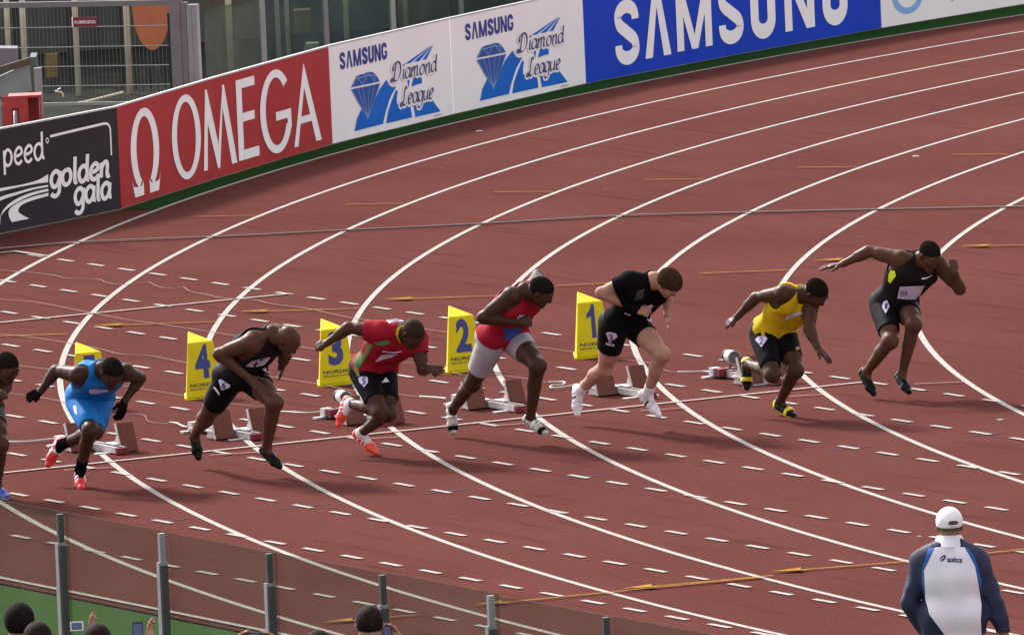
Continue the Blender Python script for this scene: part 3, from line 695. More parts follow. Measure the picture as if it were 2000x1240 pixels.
# pipes
for u, dep, w, z1, lab in [(21,137.5,.058,2.2,'cream pipe nearest the left edge'), (52,137.5,.06,2.2,'second cream pipe from the left edge'), (154,137.5,.062,2.4,'cream pipe behind the maroon sign'), (254,137.5,.062,2.4,'cream pipe just left of the orange oval'),
                       (453,138,.066,2.4,'thick cream pipe right of the gate posts'), (547,138.5,.05,2.4,'cream pipe right of the first fence post, left of a twin'), (566,138.5,.05,2.4,'cream pipe, right one of a twin pair'), (680,139.5,.06,2.4,'cream pipe above the first logo board'), (796,140.5,.055,2.4,'cream pipe furthest right')]:
    vpost('pipe', u, dep, z1, w, M_cream, lab, 'pipe', 'cream pipes in front of the stand wall', rnd=True)
for u in (140, 243, 36, 432): vpost('dark_column', u, 139, 2.4, .07, M_dark if u != 432 else M_brown, {140:'dark column beside the pipe behind the maroon sign',243:'dark column left of the orange oval',36:'dark column between the two leftmost pipes',432:'brown column beside the thick cream pipe'}[u], 'column')
# tinted glass screen to the right of the gate
scr = [(404,132.0),(521,133.2),(643,134.8),(773,136.4),(905,138.2),(1040,140)]
SG = [colbase(*p) for p in scr]; screen = empty('glass_screen', SG[0], 'green tinted glass screen on grey posts behind the red boards', 'screen')
for i, g in enumerate(SG):
    if i: MB().obox(g+A3(0,0,.66), _rt*.034, unit(np.cross(_rt, A3(0,0,1)))*.03, A3(0,0,.66)).build('post', M_post if i % 2 else M_pur, screen)
    if i < len(SG)-1:
        a, b = g, SG[i+1]; e = unit(b-a); MB().obox((a+b)/2+A3(0,0,.68), e*(np.linalg.norm(b-a)/2-.05), np.cross(e, A3(0,0,1))*.006, A3(0,0,.62)).build('glass_pane', M_gg, screen)
def pxprism(name, px, dep, th, m_, label, catg, parent=None):
    o = MB().prism([atd(u, v, dep) for u, v in px], unit(A3(cw[0], cw[1], 0))*th).build(name, m_, parent)
    if parent is None: tag(o, label, catg)
    return o
pxprism('stair_underside', [(398,-20),(398,47),(430,38),(497,14),(520,-20)], 139.2, .4, M_brown, 'brown sloping stair underside right of the gate posts', 'stairs')
pxprism('ochre_bin', [(573,22),(606,20),(606,62),(574,63)], 139.6, .3, M_och, 'ochre bin standing between the twin pipes and a fence post', 'bin')
pxprism('small_white_box', [(592,104),(597,86),(622,85),(622,108)], 137, .2, mat('grey_white_plastic', (.22,.23,.20), .6, .1, 9.), 'small pale box low behind the red board', 'box')
pxprism('equipment_case', [(882,-10),(882,26),(905,33),(990,20),(990,-10)], 140, .5, M_blk, 'black equipment case above the second logo board', 'case')
pxprism('equipment_case', [(1000,-10),(1000,14),(1070,0),(1070,-10)], 140.4, .5, mat('purple_black_plastic', (.03,.018,.035), .5, .2, 9.), 'purple black case at the top edge beside the black case', 'case')
pxprism('ochre_board', [(88,108),(112,106),(113,162),(90,164)], 140, .2, M_och, 'faint ochre panel behind the gate above the blue tap', 'panel')
# slanted rails low behind the gate
rl = empty('low_railing', atd(150,205,138), 'low slanted railing behind the mesh gate', 'railing')
MB().tube([atd(140,204,136.5), atd(165,200,136.5), atd(240,181,137.0)], .014, 8).build('rail', M_cream, rl)
MB().tube([atd(262,122,139.5), atd(410,100,140)], .008, 8).build('rail', M_dark, rl)
for k in range(12): u = 225+k*14; MB().bar(colbase(u,138)+A3(0,0,.0), colbase(u,138)+A3(0,0,.16+.012*k), .018, .018, gn).build('slat', M_dark if k % 2 else M_brown, rl)
# red hose cabinet
g = colbase(38, 126.6); ez = A3(0,0,1); hz = zat(g, 188); fwd_ = unit(A3(-cw[0], -cw[1], 0)); rr = _rt
cab = empty('hose_cabinet', g, 'red hose cabinet with a slot and pipe above the black board', 'cabinet')
sx = .125
MB().obox(g-rr*(sx-.045)+ez*hz/2, rr*.045, fwd_*.01, ez*hz/2).obox(g+rr*(sx-.045)+ez*hz/2, rr*.045, fwd_*.01, ez*hz/2).obox(g+ez*(hz-.06), rr*(sx-.09), fwd_*.01, ez*.06).build('front', M_redcab, cab)
gr = g+rr*(sx+.065)
MB().obox(gr+ez*(hz-.012)-fwd_*.16+rr*(-.095), rr*.16, fwd_*.15, ez*.012).build('top', M_redcab, cab)
MB().obox(gr+rr*.055+ez*hz/2-fwd_*.10, rr*.008, fwd_*.10, ez*(hz/2-.013)).build('side', M_redcab, cab)
MB().obox(g+ez*hz/2-fwd_*.30+rr*.06, rr*.16, fwd_*.01, ez*(hz/2-.013)).build('back', mat('shaded_cabinet_red', (.16,.018,.02), .6, .1, 9.), cab)  # inner back in darker cabinet red, shade of the recess put into the colour
MB().tube([g-fwd_*.03+ez*.0, g-fwd_*.03+ez*(hz-.15)], .022, 12).build('pipe', M_steel, cab, True)
tp = empty('water_tap', atd(95,179,127.2), 'brass tap with a blue handle on a thin pipe', 'tap')
MB().tube([atd(88,180,127.2), atd(107,179.5,127.2)], .006, 8).build('pipe', M_dark, tp); MB().tube([atd(107,179,127.2), atd(119,180,127.2), atd(122,183,127.2), atd(124,191,127.2)], .009, 8).build('spout', M_cream, tp, True)
MB().tube([atd(113,177,127.2), atd(119,174,127.2)], .012, 8).build('handle', M_bluep, tp)
pxprism('teal_screen', [(-40,160),(0,149),(57,124),(62,178),(20,186),(-40,195)], 129, .06, M_teal, 'pale teal sloping panel behind the red cabinet', 'panel')
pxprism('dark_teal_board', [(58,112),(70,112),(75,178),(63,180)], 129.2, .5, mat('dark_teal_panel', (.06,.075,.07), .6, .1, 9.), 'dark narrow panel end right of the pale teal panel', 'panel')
MB().bar(atd(-40,150,128.9), atd(60,119,128.9), .05, .07).build('handrail', M_brown); tag(bpy.data.objects['handrail'], 'brown sloping handrail along the pale teal panel', 'handrail')
pxprism('mauve_box', [(-40,94),(33,95),(34,122),(0,128),(-40,128)], 130.5, .3, mat('mauve_box_paint', (.15,.125,.16), .6, .12, 9.), 'mauve grey box at the left edge above the handrail', 'box')
vpost('short_post', 84, 128.2, zat(colbase(84,128.2), 133), .075, M_post, 'short grey post between the red cabinet and the mesh gate', 'post')
vpost('grey_post', 4, 126.4, zat(colbase(4,126.4), 198), .06, M_post, 'short grey post left of the red cabinet', 'post')
#PART3
# ------------------------------------------------------------------ bodies: smooth unions of tapered limbs, surfaced on a grid
VOX = .0072
class Fld:
    def __init__(s, k=.03): s.p = []; s.k = k
    def cap(s, a, b, ra, rb, k=None): s.p.append(('c', np.asarray(a, float), np.asarray(b, float), ra, rb, s.k if k is None else k)); return s
    def sph(s, c, r, k=None): return s.cap(c, np.asarray(c, float)+1e-4, r, r, k)
    def ell(s, c, ax, r, k=None): s.p.append(('e', np.asarray(c, float), np.array(ax, float), np.array(r, float), None, s.k if k is None else k)); return s
    def grow(s, d):
        g = Fld(s.k)
        for q in s.p: g.p.append(('c', q[1], q[2], q[3]+d, q[4]+d, q[5]) if q[0] == 'c' else ('e', q[1], q[2], q[3]+d, None, q[5]))
        return g
    def __add__(s, o): g = Fld(s.k); g.p = s.p+o.p; return g
    def bounds(s):
        lo = np.full(3, 1e9); hi = -lo
        for q in s.p:
            if q[0] == 'c': r = max(q[3], q[4]); lo = np.minimum(lo, np.minimum(q[1], q[2])-r); hi = np.maximum(hi, np.maximum(q[1], q[2])+r)
            else: r = q[3].max(); lo = np.minimum(lo, q[1]-r); hi = np.maximum(hi, q[1]+r)
        return lo, hi
    @staticmethod
    def prim(q, P):
        if q[0] == 'c':
            ab = q[2]-q[1]; t = np.clip(((P-q[1])@ab)/max(ab@ab, 1e-12), 0, 1)
            return np.linalg.norm(P-q[1]-t[..., None]*ab, axis=-1)-(q[3]+t*(q[4]-q[3]))
        L = (P-q[1])@q[2].T; k0 = np.linalg.norm(L/q[3], axis=-1); k1 = np.linalg.norm(L/q[3]**2, axis=-1)
        return k0*(k0-1)/np.maximum(k1, 1e-9)
    def __call__(s, P):
        d = np.full(P.shape[:-1], 1.0)
        for q in s.p: d = smin(d, s.prim(q, P), q[5])
        return d
def smin(a, b, k):
    h = np.maximum(k-np.abs(a-b), 0)/max(k, 1e-6); return np.minimum(a, b)-h*h*k*.25
class Grid:
    def __init__(s, lo, hi, h=VOX):
        s.h = h; s.lo = np.asarray(lo, float)-3*h; s.n = np.ceil((np.asarray(hi)+3*h-s.lo)/h).astype(int)+1
        s.D = np.full(s.n, .5, np.float32); s.ax = [s.lo[i]+h*np.arange(s.n[i]) for i in range(3)]
    def pts(s, sl=None):
        ax = s.ax if sl is None else [s.ax[i][sl[i]] for i in range(3)]
        return np.stack(np.meshgrid(*ax, indexing='ij'), -1)
    def union(s, f, kk=.02):
        """union of a field whose pieces melt into each other; kk melts it into what is there"""
        T = np.full(s.n, .5, np.float32); LO, HI = np.array([9**9]*3), np.array([0]*3)
        for q in f.p:
            if q[0] == 'c': r = max(q[3], q[4]); lo = np.minimum(q[1], q[2])-r; hi = np.maximum(q[1], q[2])+r
            else: r = q[3].max(); lo = q[1]-r; hi = q[1]+r
            mg = .042; i0 = np.clip(np.floor((lo-mg-s.lo)/s.h).astype(int), 0, s.n); i1 = np.clip(np.ceil((hi+mg-s.lo)/s.h).astype(int)+1, 0, s.n)
            if (i1 <= i0).any(): continue
            sl = tuple(slice(a, b) for a, b in zip(i0, i1)); T[sl] = smin(T[sl], s.fast(q, sl), q[5])
            LO = np.minimum(LO, i0); HI = np.maximum(HI, i1)
        if (HI > LO).all():
            sl = tuple(slice(a, b) for a, b in zip(LO, HI)); s.D[sl] = smin(s.D[sl], T[sl], kk)
        return s
    def fast(s, q, sl):
        x, y, z = [(s.ax[i][sl[i]]-q[1][i]).astype(np.float32).reshape([-1 if j == i else 1 for j in range(3)]) for i in range(3)]
        if q[0] == 'c':
            a = (q[2]-q[1]).astype(np.float32); l2 = max(float(a@a), 1e-12)
            t = np.clip((x*a[0]+y*a[1]+z*a[2])/np.float32(l2), 0, 1)
            return np.sqrt((x-t*a[0])**2+(y-t*a[1])**2+(z-t*a[2])**2)-(np.float32(q[3])+t*np.float32(q[4]-q[3]))
        k0 = k1 = 0
        for i in range(3):
            r_ = q[2][i].astype(np.float32); l = x*r_[0]+y*r_[1]+z*r_[2]; w_ = np.float32(q[3][i]); k0 = k0+(l/w_)**2; k1 = k1+(l/w_**2)**2
        k0 = np.sqrt(k0); return k0*(k0-1)/np.maximum(np.sqrt(k1), 1e-9)
    def cut(s, fn): s.D = np.maximum(s.D, fn(s.pts()).astype(np.float32)); return s
    def mesh(s, name):
        D = s.D; D[0] = D[-1] = .5; D[:, 0] = D[:, -1] = .5; D[:, :, 0] = D[:, :, -1] = .5
        S_ = D < 0; c = np.zeros(np.array(S_.shape)-1, np.int8)
        for i in (0, 1):
            for j in (0, 1):
                for k in (0, 1): c += S_[i:i+c.shape[0], j:j+c.shape[1], k:k+c.shape[2]]
        I = np.argwhere((c > 0) & (c < 8)); idx = np.full(c.shape, -1, np.int32); idx[tuple(I.T)] = np.arange(len(I))
        cor = np.array([(i, j, k) for i in (0, 1) for j in (0, 1) for k in (0, 1)])
        val = np.stack([D[tuple((I+o).T)] for o in cor], 1); acc = np.zeros((len(I), 3)); cnt = np.zeros(len(I))
        for a in range(8):
            for b in range(a+1, 8):
                if abs(cor[a]-cor[b]).sum() != 1: continue
                x = (val[:, a] < 0) != (val[:, b] < 0); t = val[x, a]/(val[x, a]-val[x, b])
                acc[x] += cor[a]+t[:, None]*(cor[b]-cor[a]); cnt[x] += 1
        V = s.lo+(I+acc/np.maximum(cnt, 1)[:, None])*s.h; Q = []
        for ax in range(3):
            o = [np.eye(3, dtype=int)[k] for k in range(3) if k != ax]; e = np.eye(3, dtype=int)[ax]
            A_ = S_[tuple(slice(0, n-1) if i == ax else slice(None) for i, n in enumerate(S_.shape))]; B_ = S_[tuple(slice(1, None) if i == ax else slice(None) for i in range(3))]
            E = np.argwhere(A_ != B_); E = E[(E > 0).all(1)] if True else E
            ok = np.all(E < np.array(c.shape), axis=1); E = E[ok]; fl = A_[tuple(E.T)]
            q = np.stack([idx[tuple(E.T)], idx[tuple((E-o[0]).T)], idx[tuple((E-o[0]-o[1]).T)], idx[tuple((E-o[1]).T)]], 1)
            good = (q >= 0).all(1); q, fl = q[good], fl[good]
            if ax == 1: fl = ~fl
            q[fl] = q[fl][:, ::-1]; Q.append(q)
        Q = np.vstack(Q) if Q else np.zeros((0, 4), int)
        # one light relaxation
        nb = np.zeros_like(V); ct = np.zeros(len(V))
        for a in range(4):
            b = (a+1) % 4
            np.add.at(nb, Q[:, a], V[Q[:, b]]); np.add.at(ct, Q[:, a], 1); np.add.at(nb, Q[:, b], V[Q[:, a]]); np.add.at(ct, Q[:, b], 1)
        V = V*.5+.5*nb/np.maximum(ct, 1)[:, None]
        me = bpy.data.meshes.new(name); me.vertices.add(len(V)); me.vertices.foreach_set('co', V.astype(np.float32).ravel())
        Q = Q[:, ::-1]
        me.loops.add(Q.size); me.loops.foreach_set('vertex_index', Q.astype(np.int32).ravel())
        me.polygons.add(len(Q)); me.polygons.foreach_set('loop_start', np.arange(0, Q.size, 4, dtype=np.int32))
        me.update(calc_edges=True); me.validate()
        return me

def skin_mat(name, c, rough=.42):
    return mat(name, c, rough, .18, 12., .10, 32., spec=.09)
SK = {'dark': skin_mat('dark_brown_skin', (.058,.0250,.0160), .42), 'brown': skin_mat('brown_skin', (.078,.0340,.0215), .42), 'deep': skin_mat('deep_brown_skin', (.049,.0220,.0150), .42), 'fair': skin_mat('fair_skin', (.36,.185,.135), .55), 'tan': skin_mat('tan_skin', (.22,.125,.085), .5)}
def cloth(name, c, rough=.75, bump=.5, sc=9., spec=.2): return mat(name, c, rough, .10, 14., bump, sc, spec=spec)
C_black = cloth('black_lycra', (.0050,.0042,.0055), .6, .4, 11., .05); C_grey = cloth('grey_lycra', (.30,.28,.31), .6, .35, 12.); C_red = cloth('red_cloth', (.27,.009,.022), .75, .6, 14., .06); C_blue = cloth('sky_blue_lycra', (.012,.155,.47), .6, .35, 11., .08)
C_yel = cloth('yellow_cloth', (.52,.345,.010), .75, .6, 14., .08); C_white = cloth('white_cloth', (.72,.66,.76), .7, .25, 8.); C_navy = cloth('navy_cloth', (.022,.024,.060), .7, .5, 7.); C_royal = cloth('royal_blue_cloth', (.02,.10,.36), .7, .3, 8.)
C_char = cloth('charcoal_cloth', (.0135,.0095,.012), .7, .35, 11., .05); C_brown = cloth('dark_brown_cloth', (.03,.02,.018)); C_neon = cloth('neon_yellow_cloth', (.66,.80,.02), .6, .1); C_green = cloth('green_cloth', (.05,.16,.06)); C_gold = cloth('gold_green_cloth', (.22,.20,.05), .7, .2, 20.); C_lilac = cloth('lilac_sticker', (.60,.53,.74), .6, .05)
C_ink = mat('dark_violet_ink', (.035,.028,.11), .6, .05, 9.); C_bink = mat('black_ink', (.02,.018,.03), .6, .05, 9.); C_dkblue = cloth('deep_blue_cloth', (.03,.06,.27))
H_black = mat('short_black_hair', (.0130,.0098,.0085), .95, .3, 90., .8, 260., spec=0.); H_brown = mat('short_brown_hair', (.040,.021,.013), .9, .35, 60., .5, 120., spec=0.)
S_black = mat('black_shoe', (.006,.006,.007), .3, .2, 20., spec=.10); S_red = mat('red_shoe', (.62,.03,.035), .4, .12, 20.); S_white = mat('white_shoe', (.72,.68,.72), .4, .10, 20.); S_silver = mat('silver_shoe', (.40,.37,.34), .35, .25, 18., metal=.3); S_yel = mat('yellow_shoe_trim', (.75,.60,.01), .4, .06, 20.); S_orange = mat('orange_red_shoe', (.80,.07,.045), .4, .10, 20.); S_bluesh = mat('blue_shoe', (.03,.05,.30), .4, .1, 20.)
K_white = cloth('white_sock', (.70,.64,.70), .8, .3, 30.); K_black = cloth('black_sock', (.006,.005,.006), .9, .3, 30., 0.)
M_eye = mat('eye_white', (.22,.19,.17), .4, .05, 9.); M_iris = mat('dark_iris', (.012,.008,.006), .2, .1, 9.)

LEN = dict(N=.50, H=.195, S=.195, E=.30, W=.265, T=.185, K=.44, A=.43, B=.20)
def place(par, px, L, sg):
    """point on the pixel's ray at distance L from its parent joint, nearer the camera for sg>0"""
    d = unit(ray(*px)); w = par-CAM; b = w@d; c = w@w-L*L; disc = b*b-c
    t = b if disc < 0 or sg == 0 else b-sg*math.sqrt(disc)
    if 0 < abs(sg) < 1 and disc > 0: t = b-sg*math.sqrt(disc)
    return CAM+d*t
def skeleton(J, D0, sc=1.0):
    """J: joint -> (u, v, sign). 'R' and 'L' are the person's own sides"""
    K = {'P': atd(J['P'][0], J['P'][1], D0)}; L = {k: v*sc for k, v in LEN.items()}
    go = lambda n, par, l: K.__setitem__(n, place(K[par], J[n][:2], l, J[n][2]))
    go('N', 'P', L['N']); go('H', 'N', L['H'])
    yaw = math.radians(J.get('yaw', 0)); lat = A3(-math.sin(yaw), math.cos(yaw), 0)*J.get('flip', 1)
    tilt = J.get('tilt', 0.); lat = unit(lat+A3(0,0,tilt))
    for s, n in ((-1, 'R'), (1, 'L')):
        K[n+'h'] = K['P']+lat*s*.092*sc-A3(0,0,.01)
        go(n+'s', 'N', L['S']); go(n+'e', n+'s', L['E']); go(n+'w', n+'e', L['W']); go(n+'t', n+'w', L['T'])
        go(n+'k', n+'h', L['K']); go(n+'a', n+'k', L['A']); go(n+'b', n+'a', L['B'])
    return K
def hand(f, W, T, pn, curl, side, sc=1.0, spread=.10):
    hd = unit(T-W); pn = unit(pn-hd*(pn@hd)); sv = np.cross(hd, pn)*side      # sv points to the thumb
    kn = W+hd*.095*sc
    for i, o in enumerate((-.030, -.010, .011, .031)):
        f.cap(W+sv*o*.55, kn+sv*o-hd*abs(o)*.15, .0145, .0135, .015)
        ln = (.036, .044, .046, .041)[i]*sc; d = unit(hd+sv*o*spread*20); p = kn+sv*o; ang = 0
        for j, (q, r) in enumerate(((1, .0098), (.68, .0090), (.52, .0082))):
            ang += curl*(.55, 1.05, .8)[j]; dd = unit(d*math.cos(ang)+pn*math.sin(ang)); f.cap(p, p+dd*ln*q, r, r*.92, .007); p = p+dd*ln*q
    b = W+hd*.028+sv*.024; d1 = unit(hd*.62+sv*.75+pn*.25); f.cap(b, b+d1*.042*sc, .0150, .0125, .012); b = b+d1*.042*sc
    d2 = unit(hd*.85+sv*.35+pn*(.2+.5*curl)); f.cap(b, b+d2*.034*sc, .0115, .0095, .008); f.cap(b+d2*.03*sc, b+d2*.052*sc, .0100, .0088, .006)
def build_fields(K, J, sc=1.0, bulk=1.0):
    B = {}; P, N = K['P'], K['N']; up = unit(N-P); st = np.linalg.norm(N-P)/.5
    lat = (K['Ls']-K['Rs'])*1.0+(K['Lh']-K['Rh'])*1.0; lat = unit(lat-up*(lat@up)); fw = np.cross(lat, up); bow = J.get('bow', .03)
    lath = unit((K['Lh']-K['Rh'])-up*((K['Lh']-K['Rh'])@up)); lats = unit((K['Ls']-K['Rs'])-up*((K['Ls']-K['Rs'])@up))
    def tp(h, l=0., f=0.):
        t = np.clip(h/.5, 0, 1); la = unit(lath*(1-t)+lats*t); fo = np.cross(la, up)
        return P+up*h*st-fo*bow*4*t*(1-t)+la*l*bulk+fo*f*bulk
    b = bulk
    pel = Fld(.04); pel.cap(K['Rh']+up*.03, K['Lh']+up*.03, .098*b, .098*b)
    for s in (-1, 1): pel.sph(K['Rh' if s < 0 else 'Lh']-fw*.055-up*.005, .088*b)
    abd = Fld(.04)
    for s in (-1, 1): abd.cap(tp(.06, s*.052), tp(.26, s*.058), .092*b, .094*b)
    ch = Fld(.04)
    for s in (-1, 1):
        ch.cap(tp(.27, s*.070), tp(.40, s*.082, .012), .098*b, .092*b)
        ch.cap(tp(.30, s*.080, -.03), tp(.44, s*.100, -.03), .080*b, .066*b)
        ch.cap(tp(.20, s*.095), K['Rs' if s < 0 else 'Ls']*.6+tp(.36, s*.10)*.4, .050*b, .060*b)
        ch.ell(tp(.385, s*.075, .070), [lat, up, fw], (.080*b, .055*b, .040*b))
    tr = Fld(.035)
    for s in ('R', 'L'): tr.cap(N+up*.035-fw*.01, K[s+'s']-up*.012, .052, .050*b)
    H = K['H']; hf = J['F']; hf = unit(hf); hu = J.get('U', unit(H-N)); hu = unit(hu-hf*(hu@hf)); hl = np.cross(hu, hf); B['head'] = (H, hl, hf, hu)
    nk = Fld(.025); nk.cap(N+up*.01, H-hu*.045-hf*.02, .062*b, .056*b)
    hd = Fld(.022); X = lambda l, f, u: H+hl*l+hf*f+hu*u
    hd.ell(X(0,-.008,.022), [hl, hf, hu], (.076,.098,.088)); hd.ell(X(0,.026,-.045), [hl, hf, hu], (.060,.068,.070)); hd.ell(X(0,.050,.000), [hl, hf, hu], (.062,.045,.060))
    hd.sph(X(0,.070,-.100), .024); hd.cap(X(-.045,.020,-.070), X(-.012,.074,-.100), .022, .022); hd.cap(X(.045,.020,-.070), X(.012,.074,-.100), .022, .022)
    hd.cap(X(0,.094,.012), X(0,.108,-.028), .0095, .015, .012); hd.sph(X(-.016,.098,-.032), .0095, .01); hd.sph(X(.016,.098,-.032), .0095, .01)
    hd.cap(X(-.042,.082,.026), X(.042,.082,.026), .0125, .0125, .014); hd.cap(X(-.020,.093,-.064), X(.020,.093,-.064), .0085, .0085, .007); hd.cap(X(-.017,.092,-.076), X(.017,.092,-.076), .0085, .0085, .007)
    for s in (-1, 1):
        hd.sph(X(s*.045,.066,-.018), .024, .02); hd.ell(X(s*.078,-.006,-.008), [unit(hl+hf*s*.4), unit(hf-hl*s*.4), hu], (.009,.019,.031), .006)
    B.update(pel=pel, abd=abd, ch=ch, tr=tr, nk=nk, hd=hd, up=up, lat=lat, fw=fw, tp=tp, st=st)
    for s in ('R', 'L'):
        f = Fld(.025); S_, E_, W_, T_ = K[s+'s'], K[s+'e'], K[s+'w'], K[s+'t']; la = np.linalg.norm
        f.sph(S_, .067*b).cap(S_, E_, .056*b, .041*b); d = E_-S_; f.cap(S_+d*.34, S_+d*.64, .053*b, .048*b); f.cap(S_+d*.02, S_+d*.22, .064*b, .054*b)
        d2 = W_-E_; f.cap(E_, W_, .040*b, .0275*b); f.cap(E_+d2*.08, E_+d2*.38, .043*b, .041*b)
        B[s+'arm_cloth'] = Fld(.025); B[s+'arm_cloth'].p = list(f.p)
        ref = J.get(s+'pn'); ref = np.asarray(ref, float) if ref is not None else (P-W_)
        hand(f, W_, T_, ref, J.get(s+'curl', .25), 1 if s == 'R' else -1, la(T_-W_)/.185*1.0, J.get(s+'spread', .12)); B[s+'arm'] = f
        g = Fld(.03); h, k, a, t = K[s+'h'], K[s+'k'], K[s+'a'], K[s+'b']; d = k-h; e = a-k; mid = (h+a)/2; kp = k-mid; ha = unit(a-h); kp = kp-ha*(kp@ha); kp = unit(kp) if np.linalg.norm(kp) > .03 else fw
        g.cap(h, k, .096*b, .058*b); g.cap(h+d*.14+kp*.026, h+d*.64+kp*.026, .082*b, .066*b); g.cap(h+d*.12-kp*.030, h+d*.60-kp*.024, .082*b, .056*b)
        g.sph(k, .056*b); th = Fld(.03); th.p = list(g.p)
        bk = unit(-kp-unit(e)*((-kp)@unit(e))); g.cap(k, a, .050*b, .034*b); g.cap(k+e*.10+bk*.020, k+e*.40+bk*.027, .045*b, .046*b); g.cap(k+e*.4+bk*.016, k+e*.72+bk*.006, .040*b, .032*b)
        e1 = unit(t-a); n0 = (k-a)-e1*((k-a)@e1); n0 = unit(n0) if np.linalg.norm(n0) > .02 else A3(0,0,1); ph = math.radians(16)
        so = math.cos(ph)*e1+math.sin(ph)*n0; no = math.cos(ph)*n0-math.sin(ph)*e1; sd = np.cross(no, so)
        g.cap(a, a+so*.10-no*.05, .030, .024)
        sh = Fld(.02); q = lambda x, y, z: a+so*x+sd*y+no*z
        sh.cap(q(-.030,0,-.045), q(.0,0,-.048), .034, .034); sh.cap(q(-.032,0,-.02), q(-.028,0,-.045), .026, .032)
        for yy in (-.018, .018): sh.cap(q(.02,yy*.6,-.050), q(.125,yy,-.060), .030, .024); sh.cap(q(.12,yy,-.062), q(.182,yy*.45,-.066), .024, .018)
        sh.cap(q(.015,0,-.022), q(.10,0,-.045), .030, .026)
        sole = lambda Pp, a=a, no=no: -((Pp-a)@no)-.084
        B[s+'leg'] = g; B[s+'thigh'] = th; B[s+'shoe'] = sh; B[s+'sole'] = sole; B[s+'foot'] = (a, so, sd, no); B[s+'bone'] = (h, k, a)
    return B
def union_box(fs, pad=.03):
    lo = np.min([f.bounds()[0] for f in fs], 0)-pad; hi = np.max([f.bounds()[1] for f in fs], 0)+pad; return lo, hi
def cut_plane(p, n): return lambda Q, p=np.asarray(p, float), n=unit(n): (Q-p)@n
def march(px, fld, n=40):
    """hit points of the pixels' rays on a field (distance function)"""
    D = np.array([unit(ray(u, v)) for u, v in px]); lo, hi = fld.bbox; ctr = (lo+hi)/2; R = np.linalg.norm(hi-lo)/2
    t = (ctr-CAM)@unit(ctr-CAM)-R+np.zeros(len(D)); best = t.copy(); bd = np.full(len(D), 9.)
    for _ in range(n):
        d = fld(CAM+D*t[:, None]); m_ = d < bd; best[m_] = t[m_]; bd[m_] = d[m_]
        t = t+np.clip(d*.8, .0005, .08); t = np.where(bd < .0012, best, t)
    return CAM+D*best[:, None]
class Cloth:
    """distance function of a garment with its bounding box, for laying prints on"""
    def __init__(s, flds, off, fold=0.): s.fold = fold; s.f = [f.grow(off) for f in flds]; s.bbox = union_box(s.f, .02)
    def __call__(s, P):
        d = np.full(P.shape[:-1], 1.)
        for f in s.f: d = smin(d, f(P), .03)
        return d
def decal(name, px, cl, mat_, parent, lift=.003, step=5.):
    lift += cl.fold
    bm = bmesh.new(); vs = [bm.verts.new((u, v, 0)) for u, v in px]; bm.faces.new(vs); P = np.array(px)
    for ax in (0, 1):
        for c in np.arange(P[:, ax].min()+step*.6, P[:, ax].max(), step):
            co = [0, 0, 0]; co[ax] = c; no = [0, 0, 0]; no[ax] = 1
            bmesh.ops.bisect_plane(bm, geom=bm.verts[:]+bm.edges[:]+bm.faces[:], plane_co=co, plane_no=no)
    bmesh.ops.triangulate(bm, faces=bm.faces[:]); bm.verts.index_update()
    uv = [(v.co.x, v.co.y) for v in bm.verts]; F = [tuple(v.index for v in f.verts) for f in bm.faces]; bm.free()
    X = march(uv, cl); X = X-lift*np.array([unit(ray(u, v)) for u, v in uv])
    o = mk(name, X, F, mat_, parent, True)
    n = np.mean([p.normal for p in o.data.polygons], axis=0)
    if n@cw > 0: o.data.flip_normals()
    return o
def text_decal(name, txt, org, xv, yv, cl, mat_, parent, lift=.006, bold=.02):
    lift += cl.fold
    V, F = font_mesh(txt, bold, 2); uv = [(org[0]+xv[0]*x+yv[0]*y, org[1]+xv[1]*x+yv[1]*y) for x, y in V]
    X = march(uv, cl); X = X-lift*np.array([unit(ray(u, v)) for u, v in uv]); return mk(name, X, F, mat_, parent)

def person(name, label, J, skin, target, D0=105., sc=1.0, bulk=1.0, support='Lb', group=None, vox=VOX):
    """solve the pose so that the supporting toe stands at the height `target`, build the body mesh"""
    D = D0
    for _ in range(12):
        K = skeleton(J, D, sc); D += (K[support][2]-(target))/(-cw[2])*.9 if support else 0
        if not support: break
    B = build_fields(K, J, sc, bulk); fs = [B[k] for k in ('pel', 'abd', 'ch', 'tr', 'nk', 'hd', 'Rarm', 'Larm', 'Rleg', 'Lleg')]
    lo, hi = union_box(fs); g = Grid(lo, hi, vox)
    g.union(B['pel']+B['abd']+B['ch']+B['tr'], .04).union(B['nk'], .03).union(B['hd'], .02)
    for s in 'RL': g.union(B[s+'leg'], .012).union(B[s+'arm'], .016)
    root = empty(name, (K['P'][0], K['P'][1], 0), label, 'person', group)
    link('body', g.mesh('body'), skin, root, True)
    H, hl, hf, hu = B['head']
    for s in (-1, 1):
        c = H+hl*s*.031+hf*.083+hu*.006; V = Grid(c-.016, c+.016, .0035).union(Fld().sph(c, .0125))
        e = link('eye', V.mesh('eye'), M_eye, root, True); c2 = c+hf*.0075; link('iris', Grid(c2-.009, c2+.009, .0025).union(Fld().sph(c2, .0065)).mesh('iris'), M_iris, e, True)
    return root, K, B
